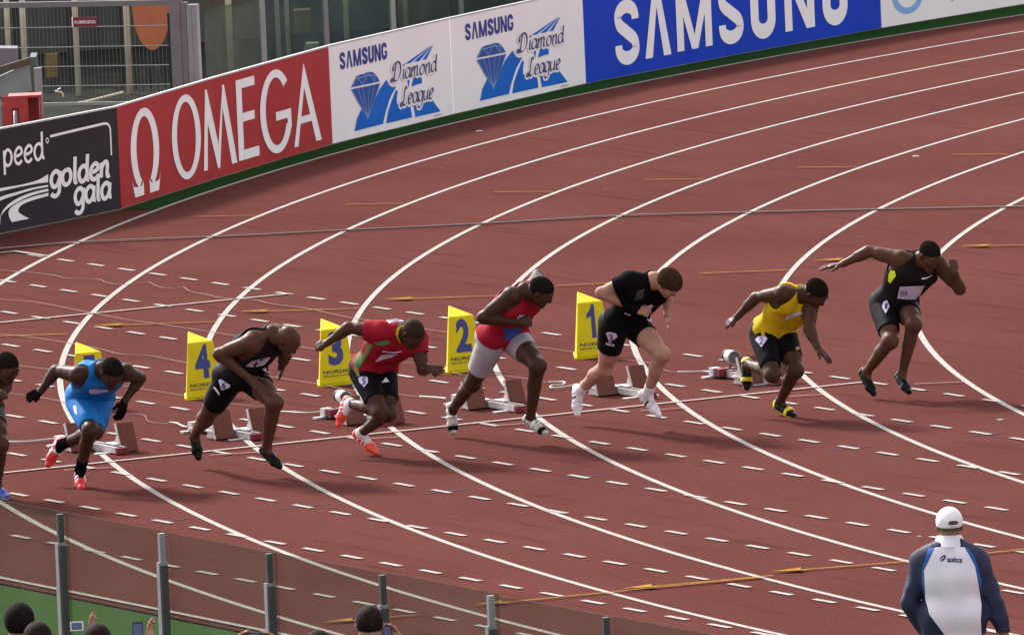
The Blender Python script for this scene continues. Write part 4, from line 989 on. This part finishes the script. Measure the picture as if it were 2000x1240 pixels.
def garment(name, mat_, root, parts, off, cuts=(), subs=(), k=.03, h=VOX, folds=0.):
    """parts: list of (field, [cut functions for that piece]); cuts for the whole; subs: fields to take away"""
    gs = None
    grown = [(f.grow(off), cs) for f, cs in parts]; lo, hi = union_box([f for f, _ in grown]); G = Grid(lo, hi, h)
    for f, cs in grown:
        l2, h2 = f.bounds(); T = Grid(lo, hi, h).union(f, .001)
        for c in cs: T.cut(c)
        G.D = smin(G.D, T.D, k)
    if folds:
        P_ = G.pts().astype(np.float32); w1 = P_@np.array([19, 13, 31], np.float32); w2 = P_@np.array([-27, 22, 17], np.float32); w3 = P_@np.array([9, -12, 6], np.float32)
        G.D += folds*(np.sin(w1+2.2*np.sin(w3))*.6+np.sin(w2+1.7*np.sin(w3*1.4+1))*.5)
    for c in cuts: G.cut(c)
    for sfl, r in subs: G.cut(lambda Q, sfl=sfl, r=r: r-sfl(Q))
    return link(name, G.mesh(name), mat_, root, True)
def shorts(root, B, mat_, tl, tr_, off=.0105, waist=.12, name='shorts'):
    parts = [(B['pel']+Fld(.04).cap(B['tp'](.06,-.05), B['tp'](.14,-.05), .094, .094).cap(B['tp'](.06,.05), B['tp'](.14,.05), .094, .094), [cut_plane(B['tp'](waist), B['up'])])]
    for s, t in (('R', tr_), ('L', tl)):
        h, k, a = B[s+'bone']; parts.append((B[s+'thigh'], [cut_plane(h+(k-h)*t, k-h)]))
    garment(name, mat_, root, parts, off, [], k=.012)
    cl = Cloth([B['pel'], B['Rthigh'], B['Lthigh'], B['abd']], off); return cl
def top(root, B, K, mat_, off=.014, hem=.03, hole=.082, neck=.074, sleeve=None, name='singlet', drop=.0, h=VOX):
    parts = [(B['pel']+B['abd']+B['ch']+B['tr'], [])]; subs = []
    if sleeve:
        for s in 'RL': d = K[s+'e']-K[s+'s']; parts.append((B[s+'arm_cloth'].grow(.006), [cut_plane(K[s+'s']+d*sleeve, d)]))
    else:
        for s in 'RL':
            d = unit(K[s+'e']-K[s+'s']); o = unit(K[s+'s']-K['N']); subs.append((Fld().cap(K[s+'s']+o*.012-B['up']*.07, K[s+'s']+o*.012+B['up']*.10, .001, .001), hole))
    subs.append((Fld().cap(K['N']+B['up']*.02+B['fw']*drop, K['N']+B['up']*.14+B['fw']*(.05+drop), .001, .001), neck))
    garment(name, mat_, root, parts, off, [cut_plane(B['tp'](hem), -B['up']), cut_plane(K['N']+B['up']*.06, B['up'])], subs, h=h, folds=.0038)
    return Cloth([B['pel'], B['abd'], B['ch'], B['tr']], off, .0045)
def shoes(root, B, mat_, trim=None, laces=None):
    for s in 'RL':
        f = B[s+'shoe']; lo, hi = union_box([f]); G = Grid(lo, hi, .005).union(f).cut(B[s+'sole']); a, so, sd, no = B[s+'foot']
        G.cut(lambda Q: np.minimum((Q-a)@no-.004, .03-np.linalg.norm(Q-(a-so*.0), axis=-1)*0+1)) if False else None
        sh = link('shoe', G.mesh('shoe'), mat_, root, True)
        g2 = f.grow(.003); lo, hi = union_box([g2]); G = Grid(lo, hi, .005).union(g2).cut(B[s+'sole']).cut(lambda Q: (Q-a)@no+.072)
        link('sole', G.mesh('sole'), trim or mat_, sh, True)
        lm = MB()
        for q in range(4):
            c = a+so*(.045+.022*q)-no*(.003+.0105*q); lm.tube([c-sd*.017-no*.004, c+no*.004, c+sd*.017-no*.004], .0032, 5)
        o = lm.build('laces', laces or mat_, sh); o['kind'] = 'stuff'
def strap(root, B, pos, wid, mat_, sides='RL', name='shoe_strap', off=.0045):
    for s in sides:
        a, so, sd, no = B[s+'foot']; f = B[s+'shoe'].grow(off); lo, hi = union_box([f])
        G = Grid(lo, hi, .005).union(f).cut(B[s+'sole']).cut(lambda Q: np.abs((Q-a)@so-pos)-wid); link(name, G.mesh(name), mat_, root, True)
def socks(root, B, mat_, t=.80, both='RL'):
    for s in both:
        h, k, a = B[s+'bone']; e = a-k; garment('sock', mat_, root, [(B[s+'leg'], [cut_plane(k+e*t, -e), cut_plane(a+unit(e)*.03, e)])], .006, [lambda Q, a=a: np.linalg.norm(Q-a, axis=-1)-.14])
def hair(root, B, mat_, off=.006, low=-.004, nf=.66, name='hair', rough=0.):
    H, hl, hf, hu = B['head']; f = Fld(.02).ell(H-hf*.008+hu*.022, [hl, hf, hu], (.076+off, .098+off, .088+off)); lo, hi = union_box([f]); G = Grid(lo, hi, .005).union(f)
    n = unit(hu*.75-hf*nf)
    if rough: P_ = G.pts(); G.D += (np.sin(P_[..., 0]*190)*np.sin(P_[..., 1]*170+1)*np.sin(P_[..., 2]*210)*rough).astype(np.float32)
    P_ = G.pts(); G.D = np.maximum(G.D, (-((P_-(H+n*low))@n)+.005*np.sin(((P_-H)@hl)*95)*np.sin(((P_-H)@hf)*80)+.9*np.maximum(0, np.abs((P_-H)@hl)-.055)*np.clip(((P_-H)@hf)*14, 0, 1)).astype(np.float32)); return link(name, G.mesh(name), mat_, root, True)
def sticker(root, px, cl, digit, dpx, mat_=None):
    st = decal('hip_number', px, cl, mat_ or C_lilac, root, .004)
    if digit: text_decal('digit', digit, dpx[0], dpx[1], dpx[2], cl, C_ink, st, .0075, .02)
    return st
def crop(x0, y0, s): return lambda x, y: (x0+x/s, y0+y/s)

GR = 'sprinters leaving the blocks'
def jt(c, d, **kw):
    J = {k: (*c(v[0], v[1]), v[2]) for k, v in d.items()}; J.update(kw); return J
# --- 1: black kit, neon flash
c = crop(1580, 450, 3.647)
J1 = jt(c, dict(P=(600,525,0), N=(790,225,1), H=(858,175,.55), Rs=(650,205,.3), Ls=(915,235,-.6), Re=(425,150,-.6), Rw=(240,240,-.2), Rt=(75,268,0), Le=(1075,420,.3), Lw=(1038,305,.5), Lt=(1028,205,0),
      Rk=(580,790,1), Ra=(412,1005,-1), Rb=(465,1150,.6), Lk=(748,672,1), La=(662,1020,-1), Lb=(718,1145,1)), F=A3(.72,.15,-.70), U=A3(.7,.1,.7), Rcurl=.10, Rspread=.26, Lcurl=.18, Lspread=.28, Rpn=A3(0,.3,-1), Lpn=A3(-.8,-.2,0), bow=.02)
r, K, B = person('person', 'sprinter in black kit with neon side flash, rightmost of the runners', J1, SK['brown'], .08, bulk=1.07, group=GR)
cs = shorts(r, B, C_black, .56, .74); ct = top(r, B, K, C_char, hole=.080); shoes(r, B, S_black, S_black, S_silver); hair(r, B, H_black, .004)
decal('side_flash', [c(*p) for p in [(582,285),(612,290),(618,325),(600,350),(578,378),(562,360),(568,310)]], ct, C_neon, r)
bb = decal('bib', [c(*p) for p in [(648,402),(825,394),(800,440),(785,490),(700,494),(628,484)]], ct, C_lilac, r, .005); text_decal('lettering', 'WA', c(645,470), (15,-.5), (2,-11), ct, C_bink, bb, .009, 0)
decal('swoosh', [c(*p) for p in [(800,345),(812,336),(835,337),(885,318),(840,343),(808,350)]], ct, C_white, r, .005)
sticker(r, [c(*p) for p in [(528,510),(555,497),(575,540),(545,592),(522,545)]], cs, '1', (c(538,560), (5,-1), (1.5,-11)))
# --- 2: yellow singlet
c = crop(1370, 520, 4.0)
J2 = jt(c, dict(P=(555,515,0), N=(785,235,1), H=(898,200,.6), Rs=(640,215,.3), Ls=(850,300,-.2), Re=(430,245,-.9), Rw=(275,400,-.3), Rt=(180,462,0), Le=(842,490,.6), Lw=(905,632,.5), Lt=(1012,745,.3),
      Rk=(555,850,1), Ra=(372,765,-1), Rb=(362,925,0), Lk=(738,815,1), La=(612,1055,-1), Lb=(728,1158,1)), F=A3(.45,.38,-.86), U=A3(.85,.1,.5), Rcurl=.3, Lcurl=.10, Lspread=.22, bow=.03, Lpn=A3(-.8,-.6,.1), yaw=4)
r, K, B = person('person', 'sprinter in a yellow singlet and black shorts', J2, SK['dark'], .02, bulk=1.05, group=GR)
cs = shorts(r, B, C_black, .68, .80); ct = top(r, B, K, C_yel, hole=.088, hem=.02); shoes(r, B, S_black, S_yel, S_yel); hair(r, B, H_black, .005)
decal('stripe', [c(*p) for p in [(408,440),(445,465),(488,490),(496,545),(470,545),(462,505),(420,475)]], cs, C_yel, r, .012)
decal('bib', [c(*p) for p in [(655,405),(690,375),(760,360),(800,365),(745,385),(690,410),(650,425)]], ct, C_lilac, r, .008)
sticker(r, [c(*p) for p in [(418,572),(440,548),(500,545),(516,565),(468,632)]], cs, '2', (c(448,610), (7.5,-.5), (1.5,-14)))
decal('hip_number', [c(*p) for p in [(700,462),(712,478),(725,512),(702,508),(695,490)]], cs, C_lilac, r, .004)
decal('logo', [c(*p) for p in [(735,632),(770,625),(765,650),(740,655)]], cs, mat('gold_print', (.30,.22,.02), .5, .05, 9.), r, .004)
strap(r, B, .118, .016, S_yel); strap(r, B, -.05, .024, S_yel, name='shoe_heel')
# --- 3: fair skinned, black tee
c = crop(1090, 500, 3.757)
J3 = jt(c, dict(P=(480,500,0), N=(690,195,1), H=(815,195,.6), Rs=(525,195,.35), Ls=(745,215,-.8), Re=(315,268,-.3), Rw=(560,388,.5), Rt=(675,412,.3), Le=(800,320,-.9), Lw=(800,430,.2), Lt=(825,535,0),
      Rk=(345,830,-1), Ra=(160,985,-1), Rb=(150,1145,0), Lk=(768,725,1), La=(655,1010,-1), Lb=(760,1180,1)), F=A3(.34,.36,-.92), U=A3(.9,.12,.35), Rcurl=.35, Lcurl=.2, bow=.03, yaw=-4)
r, K, B = person('person', 'fair skinned sprinter in black tee shirt and black shorts', J3, SK['fair'], .11, bulk=1.05, group=GR)
cs = shorts(r, B, C_black, .42, .52); ct = top(r, B, K, cloth('black_tee_cloth', (.0048,.0042,.0055), .85, .5, 9., .03), sleeve=.50, neck=.066, hem=.03, name='tee_shirt'); shoes(r, B, S_white, S_white, S_black); socks(r, B, K_white, .80); hair(r, B, H_brown, .016, -.012, .60, rough=.004)
sticker(r, [c(*p) for p in [(350,565),(375,557),(425,568),(436,592),(378,640)]], cs, '3', (c(375,625), (8,1), (-1,-14)))
text_decal('lettering', 'ASICS', c(345,650), (18,4.5), (.6,-5), cs, C_white, r, .005, .03)
decal('bib', [c(*p) for p in [(490,410),(540,420),(530,440),(488,425)]], ct, C_lilac, r, .006); decal('bib_corner', [c(*p) for p in [(640,370),(690,355),(700,375),(660,395),(640,395)]], ct, C_lilac, r, .006)
decal('hip_number', [c(*p) for p in [(650,465),(680,450),(693,475),(670,480)]], cs, C_lilac, r, .005)
for q in range(5): decal('shirt_stripe', [c(*p) for p in [(560+q*14,330-q*4),(565+q*14,330-q*4),(590+q*10,255-q*3),(586+q*10,255-q*3)]], ct, mat('grey_print_stripe', (.07,.065,.075), .6, .05, 9.), r, .004)
strap(r, B, .05, .008, S_black); strap(r, B, .09, .007, C_lilac); strap(r, B, .012, .007, C_lilac)
# --- 4: red singlet, grey shorts
c = crop(850, 510, 3.443)
J4 = jt(c, dict(P=(455,520,0), N=(600,215,1), H=(712,200,.55), Rs=(515,235,.4), Ls=(665,175,-.8), Re=(318,380,-.3), Rw=(575,415,.4), Rt=(675,395,0), Le=(690,98,-1), Lw=(745,190,.4), Lt=(760,240,.3),
      Rk=(250,825,-1), Ra=(120,990,-1), Rb=(128,1150,0), Lk=(692,705,1), La=(640,1045,-1), Lb=(755,1155,1)), F=A3(.42,.66,-.66), U=A3(.6,.35,.7), Rcurl=1.25, Lcurl=.9, bow=.03, yaw=-6)
r, K, B = person('person', 'sprinter in red singlet and grey shorts', J4, SK['deep'], .10, sc=1.04, bulk=1.11, group=GR)
cs = shorts(r, B, C_grey, .50, .68); ct = top(r, B, K, C_red, hole=.090, hem=-.01); shoes(r, B, S_silver, S_silver, S_black); hair(r, B, H_black, .005)
decal('blue_panel', [c(*p) for p in [(455,450),(590,455),(572,480),(540,512),(465,545),(470,500)]], ct, C_dkblue, r, .004); decal('bib', [c(*p) for p in [(548,385),(570,362),(605,362),(580,388)]], ct, C_lilac, r, .006)
strap(r, B, .15, .018, S_black, name='shoe_toe'); strap(r, B, .06, .010, S_white)
# --- 5: red tee with green and gold panel
c = crop(600, 600, 4.132)
J5 = jt(c, dict(P=(530,500,0), N=(755,215,1), H=(855,205,.6), Rs=(590,200,.35), Ls=(880,260,-.4), Re=(335,165,-.5), Rw=(160,290,-.2), Rt=(55,312,0), Le=(935,505,.3), Lw=(1000,490,.95), Lt=(1095,515,.4),
      Rk=(590,850,1), Ra=(345,775,-1), Rb=(262,955,0), Lk=(655,860,1), La=(435,1015,-1), Lb=(570,1172,.9)), F=A3(.45,.26,-.88), U=A3(.85,.1,.5), Rcurl=.45, Lcurl=.12, Lspread=.30, bow=.03, yaw=4)
r, K, B = person('person', 'sprinter in red and green tee shirt with orange red shoes', J5, SK['dark'], .02, bulk=1.06, group=GR)
cs = shorts(r, B, C_black, .72, .72); ct = top(r, B, K, C_red, sleeve=.48, neck=.064, hem=.02, name='tee_shirt'); shoes(r, B, S_orange, S_orange, S_white); socks(r, B, K_white, .91); hair(r, B, mat('shaved_hair', (.030,.016,.011), .7, .3, 120., .2, 200., spec=.05), .0025)
decal('side_panel', [c(*p) for p in [(500,255),(540,275),(520,330),(480,400),(450,450),(415,500),(380,470),(375,430),(420,360),(460,300)]], ct, C_green, r, .004)
for q in range(4): decal('gold_stripe', [c(*p) for p in [(498-q*22,275+q*38),(522-q*24,285+q*42),(505-q*24,330+q*44),(478-q*22,345+q*40)]], ct, C_gold, r, .006)
decal('collar', [c(*p) for p in [(714,212),(722,172),(750,146),(778,140),(757,162),(737,188),(735,235),(758,285),(746,292),(722,250)]], ct, C_yel, r, .008)
decal('green_yoke', [c(*p) for p in [(545,285),(600,265),(660,268),(665,290),(620,310),(560,308)]], ct, C_green, r, .010)
decal('gold_hip_stripe', [c(*p) for p in [(372,450),(400,460),(415,510),(425,560),(400,555),(375,500)]], cs, C_gold, r, .006)
decal('bib', [c(*p) for p in [(600,385),(650,380),(735,378),(680,405),(620,420),(545,445),(570,415)]], ct, C_lilac, r, .006); decal('chest_print', [c(*p) for p in [(605,350),(640,356),(700,362),(765,352),(764,362),(700,373),(640,366),(606,361)]], ct, C_lilac, r, .006)
sticker(r, [c(*p) for p in [(412,570),(440,558),(488,562),(490,605),(460,645),(420,605)]], cs, '5', (c(440,625), (7.5,-.5), (.5,-14)))
decal('white_back_yoke', [c(*p) for p in [(590,125),(650,100),(720,90),(785,112),(700,118),(650,130)]], ct, C_white, r, .006)
decal('logo', [c(*p) for p in [(600,608),(635,565),(665,600)]], cs, C_white, r, .006)
strap(r, B, .05, .006, S_white); strap(r, B, .08, .005, S_white); strap(r, B, .01, .006, S_white)
# --- 6: bald, black kit
c = crop(340, 620, 4.0)
J6 = jt(c, dict(P=(515,470,0), N=(755,145,1), H=(895,170,.5), Rs=(600,200,.45), Ls=(800,130,-.8), Re=(350,285,-.6), Rw=(580,470,.5), Rt=(730,605,0), Le=(868,290,-.4), Lw=(836,395,-.5), Lt=(823,490,0),
      Rk=(245,790,-1), Ra=(165,905,-1), Rb=(195,1095,0), Lk=(788,665,1), La=(722,1015,-1), Lb=(838,1165,1)), F=A3(.36,.40,-.90), U=A3(.88,.15,.45), Rcurl=.15, Lcurl=.3, bow=.05, yaw=-6, Rpn=A3(-1,.2,-.3))
r, K, B = person('person', 'bald sprinter in black singlet and black shorts', J6, SK['brown'], .09, sc=1.05, bulk=1.12, group=GR)
cs = shorts(r, B, C_black, .46, .62); ct = top(r, B, K, C_char, hole=.100, hem=.03); shoes(r, B, S_black, S_black, S_black)
decal('bib', [c(*p) for p in [(560,380),(610,340),(690,320),(755,308),(730,345),(700,375),(620,388)]], ct, C_lilac, r, .008)
sticker(r, [c(*p) for p in [(345,490),(362,480),(440,528),(430,550),(370,568)]], cs, '6', (c(368,552), (8,1.5), (2,-13)))
decal('swoosh', [c(*p) for p in [(305,545),(318,540),(355,590),(350,608)]], cs, C_white, r, .005)
decal('hip_number', [c(*p) for p in [(680,400),(705,385),(750,430),(720,425)]], cs, C_lilac, r, .005)
# --- 7: sky blue kit
c = crop(0, 640, 3.443)
J7 = jt(c, dict(P=(605,475,0), N=(685,290,1), H=(752,300,.75), Rs=(525,320,.35), Ls=(845,300,-.5), Re=(378,288,-.7), Rw=(275,425,-.2), Rt=(182,472,0), Le=(942,335,-.7), Lw=(840,490,.4), Lt=(800,622,.2),
      Rk=(608,690,1), Ra=(540,955,-1), Rb=(550,1070,1), Lk=(640,700,1), La=(415,785,-1), Lb=(338,910,0)), F=A3(.62,.02,-.80), U=A3(.8,.0,.6), Rcurl=.12, Rspread=.22, Lcurl=.3, bow=.02)
r, K, B = person('person', 'sprinter in sky blue singlet and shorts with black gloves', J7, SK['deep'], .02, bulk=1.05, support='Rb', group=GR)
cs = shorts(r, B, C_blue, .92, .86); ct = top(r, B, K, C_blue, hole=.085, hem=.02); shoes(r, B, S_red, S_red, S_white); socks(r, B, K_black, .74); hair(r, B, H_black, .007)
decal('bib', [c(*p) for p in [(598,420),(640,412),(740,418),(720,432),(650,445),(600,445)]], ct, C_lilac, r, .008); decal('hip_number', [c(*p) for p in [(490,525),(512,520),(518,585),(500,568)]], cs, C_white, r, .005)
for s in 'RL':
    f = Fld(.012); J_ = J7; hand(f, K[s+'w'], K[s+'t'], (K['P']-K[s+'w']), J7.get(s+'curl', .25), 1 if s == 'R' else -1, np.linalg.norm(K[s+'t']-K[s+'w'])/.185, J7.get(s+'spread', .12)); f = f.grow(.0022); lo, hi = union_box([f]); link('glove', Grid(lo, hi, .005).union(f).mesh('glove'), K_black, r, True)
strap(r, B, .07, .014, S_white); strap(r, B, .02, .010, C_lilac)
# --- 8: at the left edge
c = crop(0, 660, 3.65)
J8 = jt(c, dict(P=(-150,500,0), N=(-60,290,1), H=(50,205,.6), Rs=(-170,330,.35), Ls=(20,340,-.5), Re=(-270,420,-.5), Rw=(-300,560,.2), Rt=(-320,640,0), Le=(-20,430,.4), Lw=(10,390,.9), Lt=(25,420,.4),
      Rk=(-160,860,-1), Ra=(-330,960,-1), Rb=(-330,1100,0), Lk=(8,760,1), La=(-22,1045,-1), Lb=(50,1125,1)), F=A3(.7,.2,-.6), U=A3(.6,.1,.75), Rcurl=.6, Lcurl=.5, bow=.03)
r, K, B = person('person', 'sprinter cut off by the left edge, only head and one leg showing', J8, SK['dark'], .03, group=GR)
cs = shorts(r, B, cloth('dark_olive_lycra', (.022,.018,.010), .5, .35, 11.), .50, .62); top(r, B, K, cloth('dark_olive_cloth', (.03,.028,.01))); shoes(r, B, S_bluesh, S_silver, S_white); hair(r, B, H_black, .005)
#PART4
# ------------------------------------------------------------------ official with the white cap, seen from behind
c = crop(1700, 960, 4.43)
JO = jt(c, dict(P=(715,1065,0), N=(688,522,.0), H=(684,296,0), Ls=(468,598,.1), Rs=(908,598,.1), Le=(338,962,-.1), Lw=(480,1215,-.8), Lt=(650,1290,-.8), Re=(1078,962,.2), Rw=(1178,1300,.2), Rt=(1215,1520,0),
      Lk=(655,1640,-.1), La=(650,2210,.1), Lb=(650,2262,-1), Rk=(790,1640,-.1), Ra=(800,2210,.1), Rb=(800,2262,-1)), F=A3(-.87,.48,-.05), U=A3(0,0,1), yaw=151, bow=.02, Lcurl=.6, Rcurl=.4)
r, K, B = person('person', 'official in white cap and white and navy jacket, seen from behind', JO, SK['tan'], .02, 84.3, 1.02, 1.05, 'Lb')
jp = [(B['pel']+B['abd']+B['ch']+B['tr']+B['Rthigh']+B['Lthigh'], [])]
for s in 'RL':
    d = K[s+'w']-K[s+'e']; jp.append((B[s+'arm_cloth'].grow(-.016), [cut_plane(K[s+'e']+d*.96, d)]))
garment('jacket', C_navy, r, jp, .030, [cut_plane(B['tp'](-.16), -B['up']), cut_plane(K['N']+B['up']*.10, B['up'])], folds=.006)
cj = Cloth([B['pel'], B['abd'], B['ch'], B['tr'], B['Rthigh'], B['Lthigh']], .030, .004)
garment('trousers', C_navy, r, [(B['pel'], [])]+[(B[s+'leg'], [cut_plane(B[s+'bone'][2]+A3(0,0,.02), A3(0,0,-1))]) for s in 'RL'], .022)
nf = Fld(.02).cap(K['N']+B['up']*.02, K['N']+B['up']*.105+B['fw']*.010, .122, .082); lo, hi = union_box([nf]); G = Grid(lo, hi).union(nf).cut(cut_plane(K['N']+B['up']*.112, B['up'])).cut(cut_plane(K['N']+B['up']*.025, -B['up'])); link('collar', G.mesh('collar'), C_white, r, True)
decal('back_panel', [c(*p) for p in [(560,478),(815,478),(905,640),(935,800),(962,980),(955,1110),(965,1290),(690,1300),(600,1180),(510,1060),(474,920),(464,680),(515,575)]], cj, mat('jacket_white', (.70,.64,.74), .75, .03, 10., .6, 7., spec=.1), r, .010, 6.)
decal('shoulder_stripe', [c(*p) for p in [(505,486),(556,480),(511,578),(460,680),(468,900),(448,800),(446,660),(470,590)]], cj, C_royal, r, .010)
decal('shoulder_stripe', [c(*p) for p in [(820,480),(850,488),(905,570),(930,650),(962,770),(958,850),(939,800),(909,640)]], cj, C_royal, r, .010)
text_decal('lettering', 'asics', c(664,606), (29.5,1.5), (.2,-10.5), cj, C_ink, r, .016, .03)
decal('logo', [c(*p) for p in [(598,588),(612,562),(632,547),(652,548),(655,566),(640,588),(622,600),(606,596),(618,584),(636,570),(638,560),(626,562),(612,580)]], cj, C_ink, r, .016, 3.)
H, hl, hf, hu = B['head']
M_cap = cloth('white_cap_cotton', (.80,.74,.80), .8, .25, 14.)
f = Fld(.02).ell(H-hf*.006+hu*.030, [hl, hf, hu], (.089,.111,.098)); lo, hi = union_box([f]); G = Grid(lo, hi, .005).union(f).cut(cut_plane(H+hu*.002-hf*.0, -unit(hu-hf*.10))); cap = link('cap', G.mesh('cap'), M_cap, r, True)
vis = MB(); vp = []
for k in range(9): a = math.radians(-62+k*15.5); vp.append(H+hl*math.sin(a)*.085+hf*(.06+math.cos(a)*.125)+hu*.012)
for k in range(8, -1, -1): a = math.radians(-62+k*15.5); vp.append(H+hl*math.sin(a)*.080+hf*(.02+math.cos(a)*.085)+hu*.018)
vis.prism(vp, hu*.005).build('visor', M_cap, cap)
cc = Cloth([f], .0)
decal('cap_opening', [c(x, y) for x, y in [(672,268),(690,254),(720,249),(750,252),(762,266),(750,282),(715,286),(682,286)]], cc, mat('cap_opening_dark', (.06,.045,.045), .8, .1, 9.), r, .003, 3.)
decal('cap_strap', [c(x, y) for x, y in [(690,298),(745,294),(750,301),(692,306)]], cc, C_lilac, r, .003, 4.)
hair(r, B, mat('close_cropped_hair', (.10,.065,.045), .8, .3, 80., .3, 160.), .002, -.03, .3)
shoes(r, B, S_white, S_white, S_white)

# ------------------------------------------------------------------ spectators beyond the glass
TZ = .51
o = MB().box(0, 50, -45, -17.0, -.01, TZ).build('spectator_terrace', M_conc); o['kind'] = 'structure'
M_phw = mat('white_phone_case', (.66,.64,.62), .3, .05, 9.); M_phb = mat('black_phone_case', (.012,.012,.014), .3, .1, 9.); M_scr = mat('phone_screen', (.05,.06,.20), .15, .25, 60., spec=.5)
def spectator(hx, hy, label, hairm, skin, shirt, hoff, arms=None, dz=0.):
    P0 = gnd(hx, hy, TZ+1.62+dz); D = (P0-CAM)@cw; q = FPX/D
    J = dict(H=(hx, hy, 0), N=(hx+1, hy+.195*q, 0), P=(hx+6, hy+.69*q, 0), F=A3(-.87,.48,-.12), U=A3(0,0,1), yaw=151, bow=.01, Lcurl=.3, Rcurl=.3)
    for s, sg in (('L', -1), ('R', 1)):
        x = hx+2+sg*.185*q; y = hy+.235*q
        J[s+'s'] = (x, y, 0); J[s+'e'] = (x+sg*.05*q, y+.29*q, 0); J[s+'w'] = (x+sg*.02*q, y+.50*q, -.6); J[s+'t'] = (x, y+.62*q, -.5)
        J[s+'k'] = (hx+9+sg*.10*q, hy+1.13*q, -.1); J[s+'a'] = (hx+12+sg*.10*q, hy+1.55*q, .1); J[s+'b'] = (hx+12+sg*.10*q, hy+1.59*q, -1)
    for s, (e, w, t, cu_) in (arms or {}).items():
        J[s+'e'] = e; J[s+'w'] = w; J[s+'t'] = t; J[s+'curl'] = cu_; J[s+'pn'] = A3(0,0,0)+cr*(-1 if s == 'R' else 1)-cw*.3
    r, K, B = person('person', label, J, skin, 0, D, 1.0, 1.0, None, 'spectators at the glass fence', .009)
    top(r, B, K, shirt, off=.02, hem=-.05, neck=.07, sleeve=.6, name='shirt', h=.011); garment('trousers', C_navy, r, [(B['pel'], [])]+[(B[s+'leg'], [cut_plane(B[s+'bone'][2]+A3(0,0,.02), A3(0,0,-1))]) for s in 'RL'], .018, h=.01)
    shoes(r, B, S_black); hair(r, B, hairm, hoff, -.075, .30, rough=.003); return r, K, B, D
H_dbr = mat('dark_brown_hair', (.016,.010,.009), .8, .4, 40., .35, 90., spec=.06, stretch=(1,1,.25)); H_pb = mat('black_purple_hair', (.010,.007,.009), .85, .4, 40., .35, 90., spec=.05, stretch=(1,1,.25))
def phone(px, w, h, dep, case, label, ang=0.):
    cpt = atd(*px, dep); ca, sa = math.cos(ang), math.sin(ang); ex = cr*ca+cu*sa; ey = cu*ca-cr*sa
    root = empty('phone', cpt, label, 'phone'); MB().obox(cpt, ex*w/2, ey*h/2, cw*.005).build('case', case, root)
    MB().obox(cpt-cw*.0058, ex*w*.40, ey*h*.38, cw*.0006).build('screen', M_scr, root); return root
spectator(38, 1216, 'spectator with big dark hair at the bottom left corner', H_pb, SK['tan'], C_black, .016)
spectator(74, 1252, 'spectator with dark brown hair, low beside the one with big hair', H_dbr, SK['tan'], C_brown, .010)
r, K, B, D = spectator(190, 1256, 'spectator holding up a white phone left of the second fence post', H_dbr, SK['fair'], C_char, .010, {'L': ((160,1330,-.5), (190,1258,-.6), (172,1199,0), .30)})
phone((150,1222), .078, .055, (K['Lt']-CAM)@cw-.015, M_phw, 'white phone held sideways by a spectator at the bottom left', .06)
r, K, B, D = spectator(330, 1284, 'spectator holding up a black phone beside the second fence post', H_dbr, SK['fair'], C_navy, .010, {'L': ((270,1345,-.5), (300,1268,-.6), (286,1208,0), .35)})
phone((269,1232), .062, .115, (K['Lt']-CAM)@cw-.02, M_phb, 'black phone held upright beside the second fence post', .0)
r, K, B, D = spectator(500, 1300, 'spectator holding a camera with both hands beside the third fence post', H_dbr, SK['fair'], C_brown, .010, {'L': ((428,1350,-.5), (456,1284,-.6), (472,1222,-.1), .5), 'R': ((575,1350,-.5), (548,1284,-.6), (526,1222,-.1), .5)})
cpt = atd(497, 1244, (K['Lt']-CAM)@cw-.01); rt2 = empty('compact_camera', cpt, 'small dark camera held up with both hands', 'camera'); MB().obox(cpt, cr*.05, cu*.03, cw*.012).build('camera_body', M_phb, rt2); MB().obox(cpt-cw*.0128, cr*.032, cu*.022, cw*.0008).build('screen', M_scr, rt2)
spectator(622, 1268, 'spectator of whom only the hair tip shows at the bottom', H_dbr, SK['tan'], C_char, .008)
r, K, B, D = spectator(722, 1219, 'spectator with short dark hair between the third and fourth fence posts', H_dbr, SK['fair'], C_char, .006, {'R': ((818,1345,-.4), (788,1268,-.6), (766,1210,0), .4)})
phone((756,1236), .06, .10, (K['Rt']-CAM)@cw-.02, M_phb, 'dark phone held up beside the short haired head', .25)
